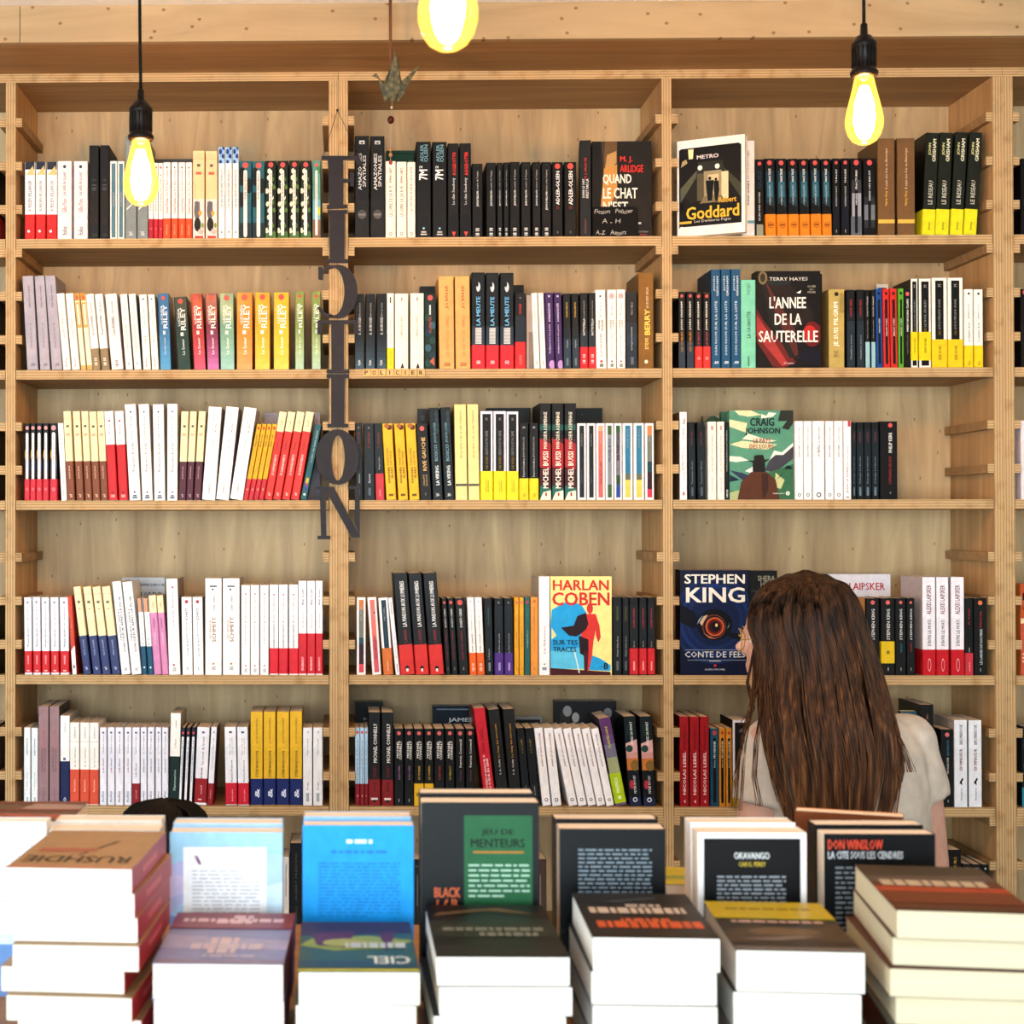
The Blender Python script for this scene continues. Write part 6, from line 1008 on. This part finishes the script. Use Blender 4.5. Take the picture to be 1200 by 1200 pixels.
upright('tall charcoal paperback with green text panel, tallest of the display row', 493.6, 631.6, 940, 1.82, .035, '212528',
        [('q',.364,.944,.0,.934,'2c7448'), ('T','JEU DE',.51,.785,.83,.865,'14241c'), ('T','MENTEURS',.42,.88,.773,.817,'14241c'), ('q',.44,.87,.744,.755,'a8742c')]+words(.4,.92,.525,.705,7,'a8c8b4',.35,6)+words(.4,.92,.42,.49,3,'a8c8b4',.35,7)+
        [('T','BLACK',.11,.33,.522,.572,'d0643c'), ('T','LAB',.13,.31,.465,.512,'d0643c'), ('p',[(.2,.465),(.22,.465),(.25,.512),(.23,.512)],'212528')], 'dark paperback standing behind the charcoal and green one', pages=PAGES_Y)
upright('black paperback with grey-blue blurb block, display book right of the tallest', 655.6, 780, 971, 1.83, .036, '171c20',
        [('p',[(0,.4),(.15,.45),(.3,.3),(.28,.28),(.12,.42),(0,.37)],'303a42')]+words(.176,.87,.60,.895,12,'8494a0',.4,8)+[('p',[(0,.2),(.6,.4),(1,.2),(1,0),(0,0)],'242c34')], 'white-paged paperback standing behind the black blurb cover', pages=PAGES_Y)
upright('white-bordered black paperback with yellow author line, sixth display book', 817.6, 945, 975.5, 1.83, .036, 'efecea',
        [('q',.055,.945,0,.965,'141518'), ('T','OKAVANGO',.335,.66,.842,.882,'d8dcdc'), ('T','CARYL FEREY',.375,.625,.797,.825,'c0a838')]+words(.175,.81,.53,.755,9,'949ca4',.45,9), 'white-paged paperback standing behind the white-bordered one', pages=PAGES_Y)
upright('black paperback with orange-red name, rightmost display book', 965.6, 1096, 977, 1.83, .03, '181c20',
        [('T','DON WINSLOW',.035,.53,.905,.965,'d8482c'), ('T','LA CITE SOUS LES CENDRES',.035,.71,.85,.895,'c8ccd0')]+words(.1,.93,.4,.82,14,'848c94',.4,10), 'cream-paged paperback standing behind the rightmost display book', pages=PAGES_Y)
# pieces of the far side of the table that show between the front ones
Yq = CAM.y+2.0; Aq = at(931, 950, Yq)
cover_book('paperback with orange cover edge standing askew behind the right display books', .125, Aq.z-TZ, .026, '8c4a24', [], (Aq.x, Yq, TZ+.0002), (0, 0, R_(-20)), spine='R', bc='c87428', pages=PAGES_Y)
Yq = CAM.y+2.0
Pa, Pb = at(776, 1036, Yq), at(806, 1036, Yq)
for k in range(3):
    hq = (Pa.z-TZ)/3
    cover_book(['lowest', 'middle', 'top'][k]+' yellow-covered paperback of the low pile seen between two display books', .125, .1, hq-.0005, 'b8a828', [('q',.1,.9,.3,.5,'8c9c50')], (Pa.x-.03, Yq, TZ+hq*(k+1)-.0002), (R_(-90), 0, R_(0)), spine='L', group='low yellow pile at the back of the table')
Yq = CAM.y+1.97; Pa, Pb = at(-40, 958, Yq), at(82, 962, Yq); n = 7; hq = (Pb.z-TZ)/n; Wq = Pb.x-Pa.x
for k in range(n):
    lab = 'brown and red patterned paperback on top of the pile at the left edge' if k == n-1 else ('sixth', 'fifth', 'fourth', 'third', 'second', 'next')[n-2-k if False else k]+' black-edged paperback under the brown and red one, left edge'
    cover_book(lab, Wq, .14, hq-.0005, '7c6048' if k == n-1 else '2c2422', [('p',[(0,.2),(1,.1),(1,.3),(0,.4)],'a8584c'), ('p',[(.4,.6),(1,.5),(1,.8),(.5,.9)],'a89088'), ('q',0,1,.5,.58,'94483c'), ('q',0,1,.86,.92,'94483c')] if k == n-1 else [], (Pa.x, Yq+.0005, TZ+hq*(k+1)-.0002), (R_(-90), 0, 0), spine='L', sc='241c1c', bc='1c1414', group='pile at the back left of the table')

# ------------------------------------------------------------------ people
SKIN = mat('c99a86', .5, .05, .3)
def noise_cloth(name, c0, c1, sc=30):
    mt, nt, b = newmat(name); tc = nd(nt, 'ShaderNodeTexCoord'); nz = nd(nt, 'ShaderNodeTexNoise'); nz.inputs['Scale'].default_value = sc; nz.inputs['Detail'].default_value = 6
    nt.links.new(tc.outputs['Object'], nz.inputs['Vector']); cr = nd(nt, 'ShaderNodeValToRGB')
    cr.color_ramp.elements[0].position = .3; cr.color_ramp.elements[0].color = lin(c0); cr.color_ramp.elements[1].position = .7; cr.color_ramp.elements[1].color = lin(c1)
    nt.links.new(nz.outputs[0], cr.inputs[0]); nt.links.new(cr.outputs[0], b.inputs['Base Color']); b.inputs['Roughness'].default_value = .9
    b.inputs['Specular IOR Level'].default_value = .1
    bp = nd(nt, 'ShaderNodeBump'); bp.inputs['Strength'].default_value = .25; bp.inputs['Distance'].default_value = .002
    n2 = nd(nt, 'ShaderNodeTexNoise'); n2.inputs['Scale'].default_value = 400; nt.links.new(tc.outputs['Object'], n2.inputs['Vector'])
    nt.links.new(n2.outputs[0], bp.inputs['Height']); nt.links.new(bp.outputs[0], b.inputs['Normal']); return mt
def hair_mat(name, dark, mid, tip, z0, z1):
    """strands of mixed shades; lighter grown-out ends"""
    mt, nt, b = newmat(name); tc = nd(nt, 'ShaderNodeTexCoord'); mp = nd(nt, 'ShaderNodeMapping'); mp.inputs['Scale'].default_value = (120, 120, 3)
    nt.links.new(tc.outputs['Object'], mp.inputs[0]); nz = nd(nt, 'ShaderNodeTexNoise'); nz.inputs['Scale'].default_value = 1; nz.inputs['Detail'].default_value = 3
    nt.links.new(mp.outputs[0], nz.inputs['Vector'])
    sp = nd(nt, 'ShaderNodeSeparateXYZ'); nt.links.new(tc.outputs['Object'], sp.inputs[0])
    mr = nd(nt, 'ShaderNodeMapRange'); mr.inputs['From Min'].default_value = z1; mr.inputs['From Max'].default_value = z0
    nt.links.new(sp.outputs[2], mr.inputs[0])
    ad = nd(nt, 'ShaderNodeMath', operation='MULTIPLY_ADD'); ad.inputs[1].default_value = .55; nt.links.new(mr.outputs[0], ad.inputs[0])
    m2 = nd(nt, 'ShaderNodeMath', operation='MULTIPLY_ADD'); m2.inputs[1].default_value = 1.5; m2.inputs[2].default_value = -.55; nt.links.new(nz.outputs[0], m2.inputs[0]); nt.links.new(m2.outputs[0], ad.inputs[2])
    cr = nd(nt, 'ShaderNodeValToRGB'); e = cr.color_ramp.elements; e[0].color = lin(dark); e[0].position = .15; e[1].color = lin(tip); e[1].position = .95; k = e.new(.55); k.color = lin(mid)
    nt.links.new(ad.outputs[0], cr.inputs[0]); nt.links.new(cr.outputs[0], b.inputs['Base Color']); b.inputs['Roughness'].default_value = .5; b.inputs['Specular IOR Level'].default_value = .18
    return mt
def limb(mb, pts, rad, mt, n=14):
    """tapered chain with round joints"""
    for k in range(len(pts)-1):
        mb.tube([pts[k], (Vector(pts[k])+Vector(pts[k+1]))/2, pts[k+1]], [rad[k], (rad[k]+rad[k+1])/2, rad[k+1]], mt, n)
    for p, r_ in zip(pts, rad): mb.ball(p, r_, mt, n)
def fuse(name, mb, parent, voxel, smooth=4, mtl=None):
    o = obj(name, mb, parent); rm = o.modifiers.new('skin', 'REMESH'); rm.mode = 'VOXEL'; rm.voxel_size = voxel; rm.use_smooth_shade = True
    sm = o.modifiers.new('smooth', 'SMOOTH'); sm.iterations = smooth; sm.factor = .5
    return o
def body(t, s, face_dir, head, hunch=0.0, turn=0.0):
    """one continuous figure; root at the feet. s scales, turn rotates the trunk, head = centre of the skull, face_dir = azimuth of the face"""
    R = Matrix.Rotation(turn, 3, 'Z'); V = lambda x, y, z: R @ Vector((x*s, y*s, z*s))
    mb = MB()
    def lo(secs):
        i_ = mb.mi(SKIN); rings = []
        for cx, cy, cz, rx, ry in secs: rings.append([mb.bm.verts.new(V(cx+rx*math.cos(2*math.pi*j/24), cy+ry*math.sin(2*math.pi*j/24), cz)) for j in range(24)])
        for k in range(len(rings)-1):
            for j in range(24): mb.bm.faces.new((rings[k][j], rings[k][(j+1) % 24], rings[k+1][(j+1) % 24], rings[k+1][j]))
        mb.bm.faces.new(rings[0]); mb.bm.faces.new(rings[-1])
    lo([(0,0,.74,.15,.10), (0,0,.84,.165,.115), (0,0,.95,.135,.095), (0,0,1.03,.125,.09), (0,0,1.12,.14,.10), (0,0,1.22,.155,.11), (0,-.005,1.29,.15,.095), (0,-.005,1.335,.11,.07), (0,.0,1.37,.05,.05)])
    hv = Vector(head); nb = V(0, .0, 1.34)
    limb(mb, [nb, nb.lerp(hv, .5), hv+Vector((0, 0, -.04*s))], [.056*s, .05*s, .05*s], SKIN)
    for sx in (-1, 1):
        limb(mb, [V(sx*.085,0,.80), V(sx*.09,.01,.46), V(sx*.09,-.02,.09)], [.085*s, .056*s, .038*s], SKIN)
        limb(mb, [V(sx*.09,-.04,.045), V(sx*.095,.05,.04), V(sx*.1,.12,.03)], [.04*s, .036*s, .026*s], SKIN)
        S_, E_, W_ = V(sx*.142,0,1.295), V(sx*.178,-.005,1.06), V(sx*.125,.19,1.01)
        limb(mb, [S_, S_.lerp(E_, .5), E_, E_.lerp(W_, .45), W_], [.047*s, .043*s, .036*s, .036*s, .025*s], SKIN)
        d = (W_-E_).normalized(); side = Vector((0, 0, 1)); across = d.cross(side).normalized()
        P_ = W_+d*.045*s; limb(mb, [W_, P_, W_+d*.075*s], [.023*s, .027*s, .025*s], SKIN)
        for k in range(4):
            b0 = W_+d*.08*s+side*(.027-.018*k)*s; ln = (.066, .074, .07, .056)[k]*s; inw = across*(-sx)
            limb(mb, [b0, b0+d*ln*.45+inw*.006*s, b0+d*ln*.75+inw*.02*s, b0+d*ln*.9+inw*.034*s], [.0088*s, .0082*s, .0075*s, .0065*s], SKIN, 8)
        th0 = W_+d*.03*s+side*.024*s; limb(mb, [th0, th0+d*.025*s+side*.02*s+inw*.012*s, th0+d*.05*s+side*.022*s+inw*.026*s], [.0115*s, .010*s, .008*s], SKIN, 8)
    H = Matrix.Translation(hv) @ Matrix.Rotation(face_dir, 4, 'Z')
    def hb(c, r_): mb.ball(H @ (Vector(c)*s), tuple(x*s for x in r_), SKIN, 20, Matrix.Rotation(face_dir, 4, 'Z'))
    hb((0,-.012,.03), (.073,.092,.082)); hb((0,.03,-.03), (.06,.062,.078)); hb((0,.055,-.085), (.03,.03,.024)); hb((0,.062,.035), (.05,.03,.04))
    hb((0,.098,-.012), (.011,.016,.012)); hb((0,.088,.008), (.008,.014,.024)); hb((0,.083,-.045), (.024,.012,.006)); hb((0,.081,-.056), (.021,.012,.007))
    for sx in (-1, 1): hb((sx*.042,.058,-.018), (.024,.026,.024)); hb((sx*.074,-.008,-.005), (.008,.017,.030))
    o = fuse('body', mb, t, .0055, 3)
    for sx in (-1, 1):
        m2 = MB(); m2.ball(H @ (Vector((sx*.030,.0735,.006))*s), .0115*s, mat('e8e2dc', .3), 14); m2.ball(H @ (Vector((sx*.030,.0805,.006))*s), .0055*s, mat('3c2a1c', .3), 10); obj('eye', m2, t)
    return V, H
def trousers(t, V, s, m_):
    mb = MB(); limb(mb, [V(0,0,.80), V(0,0,.93)], [.128*s, .12*s], m_, 20)
    for sx in (-1, 1): limb(mb, [V(sx*.078,0,.80), V(sx*.088,.01,.46), V(sx*.09,-.02,.11)], [.098*s, .072*s, .062*s], m_)
    fuse('trousers', mb, t, .011)
    for sx in (-1, 1):
        mb = MB(); limb(mb, [V(sx*.09,-.045,.05), V(sx*.096,.05,.045), V(sx*.102,.13,.038)], [.047*s, .045*s, .036*s], mat('e0ddd8', .6)); fuse('shoe', mb, t, .008)
def shirt(name, t, V, s, m_, sleeve, wide=1.0, wr=.012):
    mb = MB(); i_ = mb.mi(m_); rings = []
    for cx, cy, cz, rx, ry in [(0,0,.80,.19,.14), (0,0,.95,.178,.132), (0,0,1.1,.172,.128), (0,-.002,1.2,.174,.13), (0,-.008,1.28,.166,.112), (0,-.008,1.33,.125,.085), (0,-.005,1.362,.072,.066)]:
        rings.append([mb.bm.verts.new(V(cx+rx*wide*math.cos(2*math.pi*j/28), cy+ry*math.sin(2*math.pi*j/28), cz)) for j in range(28)])
    for k in range(len(rings)-1):
        for j in range(28): mb.bm.faces.new((rings[k][j], rings[k][(j+1) % 28], rings[k+1][(j+1) % 28], rings[k+1][j]))
    mb.bm.faces.new(rings[0]); mb.bm.faces.new(rings[-1])
    for sx in (-1, 1):
        S_, E_ = V(sx*.132,0,1.292), V(sx*.182,-.005,1.06)
        if sleeve == 'short':
            q1 = S_.lerp(E_, .46); mb.tube([S_, S_.lerp(E_, .3), q1], [.056*s, .062*s, .062*s], m_, 16); mb.ball(S_, .058*s, m_, 16)
        else:
            W_ = V(sx*.125,.19,1.01); limb(mb, [S_, E_, E_.lerp(W_, .85)], [.066*s, .055*s, .04*s], m_)
    o = fuse(name, mb, t, .0075, 3)
    tx = bpy.data.textures.new('cloth_folds', 'CLOUDS'); tx.noise_scale = .09; tx.noise_depth = 2
    dm = o.modifiers.new('folds', 'DISPLACE'); dm.texture = tx; dm.strength = wr; dm.mid_level = .5; dm.texture_coords = 'GLOBAL'
    return o
def hair(t, base, levels, m_, n, zend, seed, rad=.0013, gap=None, wisps=()):
    """levels: (y pixel, left pixel, right pixel, centre y offset, half depth); strands run down the hull"""
    rn = random.Random(seed); Y0 = base.y; L = []
    for yp, xl, xr, cy, ry in levels:
        A, B = at(xl, yp, Y0+cy), at(xr, yp, Y0+cy); L.append((A.z, (A.x+B.x)/2-base.x, cy, (B.x-A.x)/2, ry))
    def hull(z, ph, k=1.0):
        for (z0, c0, y0, a0, b0), (z1, c1, y1, a1, b1) in zip(L[:-1], L[1:]):
            if z <= z0 and z >= z1 or (z > z0 and z0 == L[0][0]) or z1 == L[-1][0]:
                f = min(1, max(0, (z0-z)/(z0-z1))); g = lambda p, q_: p+(q_-p)*f
                return Vector((g(c0, c1)+k*g(a0, a1)*math.cos(ph), g(y0, y1)+k*g(b0, b1)*math.sin(ph), z-base.z))
    mb = MB(); nseg = 40; rows = []; zt, zb = L[0][0]-.006, L[-1][0]+.05
    for k in range(26):
        z = zt+(zb-zt)*k/25; rows.append([mb.bm.verts.new(hull(z, 2*math.pi*j/nseg, (.93 if z > at(192, 800, -.75).z else .74)+.03*math.sin(7*j+.4*k))) for j in range(nseg)])
    i_ = mb.mi(m_)
    for k in range(25):
        for j in range(nseg):
            f = mb.bm.faces.new((rows[k][j], rows[k][(j+1) % nseg], rows[k+1][(j+1) % nseg], rows[k+1][j])); f.smooth = True
    mb.bm.faces.new(rows[0]); mb.bm.faces.new(rows[-1])
    ztop = L[0][0]
    clumps = [(rn.uniform(0, 2*math.pi), rn.uniform(*zend), rn.uniform(-.12, .12), rn.uniform(0, 6.28)) for _ in range(90)]
    for i in range(n):
        ph, ze, drift, wv = rn.choice(clumps); ph += rn.gauss(0, .045); ze += rn.uniform(-.03, .03); off = rn.uniform(.955, 1.03)
        if gap and abs((ph-gap[0]+math.pi) % (2*math.pi)-math.pi) < gap[1]: ph = gap[0]+math.copysign(gap[1]+rn.uniform(0, .25), rn.uniform(-1, 1))
        pts = []; ns = 15
        for k in range(ns+1):
            q_ = k/ns; z = ztop-(ztop-ze)*q_**1.15 if False else ztop-(ztop-ze)*q_
            a_ = ph+drift*q_*q_+.035*math.sin(9*q_+wv)*q_
            pts.append(hull(z, a_, off*(1+.02*math.sin(11*q_+wv)*q_)))
        mb.tube(pts, [rad*(1 if k < ns-3 else (ns-k+.6)/4.2) for k in range(ns+1)], m_, 4, cap=False)
    for path in wisps:
        for _ in range(9):
            jx, jy = rn.uniform(-5, 5), rn.uniform(-.03, .03); w_ = rn.uniform(.5, 1.4); wv = rn.uniform(0, 6)
            pts = [at(x+jx*k/(len(path)-1)*w_+1.5*math.sin(k*1.3+wv), y, Y0+d_+jy*.4)-base for k, (x, y, d_) in enumerate(path)]
            mb.tube(pts, [rad*.75*(1-.6*k/len(pts)) for k in range(len(pts))], m_, 4, cap=False)
    return obj('hair', mb, t)

# the browsing woman
WY = -.75
ctr = at(985, 900, WY); base = Vector((ctr.x, WY, 0))
t = thing('person', 'woman with long brown hair, glasses and cream t-shirt, seen from behind before the right bay', 'person', tuple(base))
hc = at(934, 752, WY+.01)-base
V, H = body(t, 1.0, R_(70), hc, turn=R_(12))
shirt('t_shirt', t, V, 1.0, noise_cloth('cream_jersey', 'b8ada0', 'cfc4b6'), 'short', .95)['label'] = 'loose cream short-sleeved t-shirt'
trousers(t, V, 1.0, noise_cloth('denim', '2c3a54', '3c4c68', 60))
g = obj('glasses', None, t); GM_ = mat('a8803c', .3, .02, .5)
for sx in (-1, 1):
    mb = MB(); mb.tube([H @ Vector((sx*.034+.026*math.cos(2*math.pi*k/24), .102-.008*abs(math.cos(2*math.pi*k/24)), .002+.022*math.sin(2*math.pi*k/24))) for k in range(25)], .0013, GM_, 6, cap=False); obj('rim', mb, g)
    mb = MB(); mb.tube([H @ Vector((sx*.06, .096, .006)), H @ Vector((sx*.074, .05, .008)), H @ Vector((sx*.078, -.01, .004))], .0014, GM_, 6); obj('temple', mb, g)
mb = MB(); mb.tube([H @ Vector((-.009, .102, .008)), H @ Vector((0, .106, .010)), H @ Vector((.009, .102, .008))], .0013, GM_, 6); obj('bridge', mb, g)
HM = hair_mat('brown_hair', '1e120b', '4e2f1a', '96643a', 1.05, 1.62)
hair(t, base, [(668.5,941,947,.0,.006), (670,930,960,.0,.026), (673,918,972,.0,.045), (678,906,982,.0,.062), (685,895,990,.0,.078), (694,886,997,.0,.089), (706,879,1003,.0,.098), (722,874,1009,-.002,.103), (738,875,1014,-.005,.105), (758,883,1020,-.01,.104), (782,886,1028,-.02,.10), (804,887,1034,-.035,.095), (832,888,1042,-.055,.088), (862,893,1050,-.075,.08), (900,902,1056,-.09,.066), (930,910,1050,-.098,.056), (960,920,1040,-.10,.05), (990,930,1030,-.10,.046)],
     HM, 2600, (at(960, 985, WY).z, at(960, 895, WY).z), 11, gap=(R_(160), .5),
     wisps=[[(884,762,-.02),(884,800,-.05),(880,830,-.08),(872,865,-.11),(868,905,-.13),(866,950,-.13)], [(888,770,-.03),(886,810,-.06),(878,845,-.09),(868,880,-.11),(862,915,-.12),(860,948,-.12)], [(892,790,-.05),(892,830,-.10),(886,870,-.13),(884,910,-.14),(890,945,-.145)], [(900,800,-.08),(905,850,-.13),(908,900,-.15),(918,940,-.15)], [(1034,810,-.05),(1048,850,-.1),(1060,880,-.13),(1068,905,-.13)], [(1030,820,-.06),(1046,870,-.11),(1054,920,-.14),(1046,955,-.15)], [(884,760,-.02),(876,800,-.04),(882,830,-.07),(870,850,-.09)]])
# the second person, of whom the display shows the crown of a head
base = Vector((at(192, 960, -.9).x, -.9, 0))
t = thing('person', 'person with black hair, mostly hidden behind the tall red-spined pile', 'person', tuple(base))
hz = at(192, 1003, -.9)-base
V, H = body(t, .74, 0.0, hz, turn=0)
shirt('jacket', t, V, .74, noise_cloth('black_cotton', '0c0c0e', '17171a'), 'long', 1.0, .006)
trousers(t, V, .74, noise_cloth('dark_twill', '14161c', '20232c', 60))
hair(t, base, [(935.6,189,195,0,.005), (937,180,204,0,.02), (939.5,166,218,0,.042), (944,155,230,0,.062), (951,147,238,0,.078), (961,142,243,0,.09), (980,139,246,0,.094), (1005,140,245,-.005,.092), (1035,145,240,-.015,.08), (1065,150,234,-.03,.062), (1095,156,228,-.035,.05)],
     hair_mat('black_hair', '040404', '080707', '0e0c0b', .95, 1.25), 1100, (at(190, 1090, -.9).z, at(190, 1060, -.9).z), 5, rad=.0012, gap=(R_(90), .6))
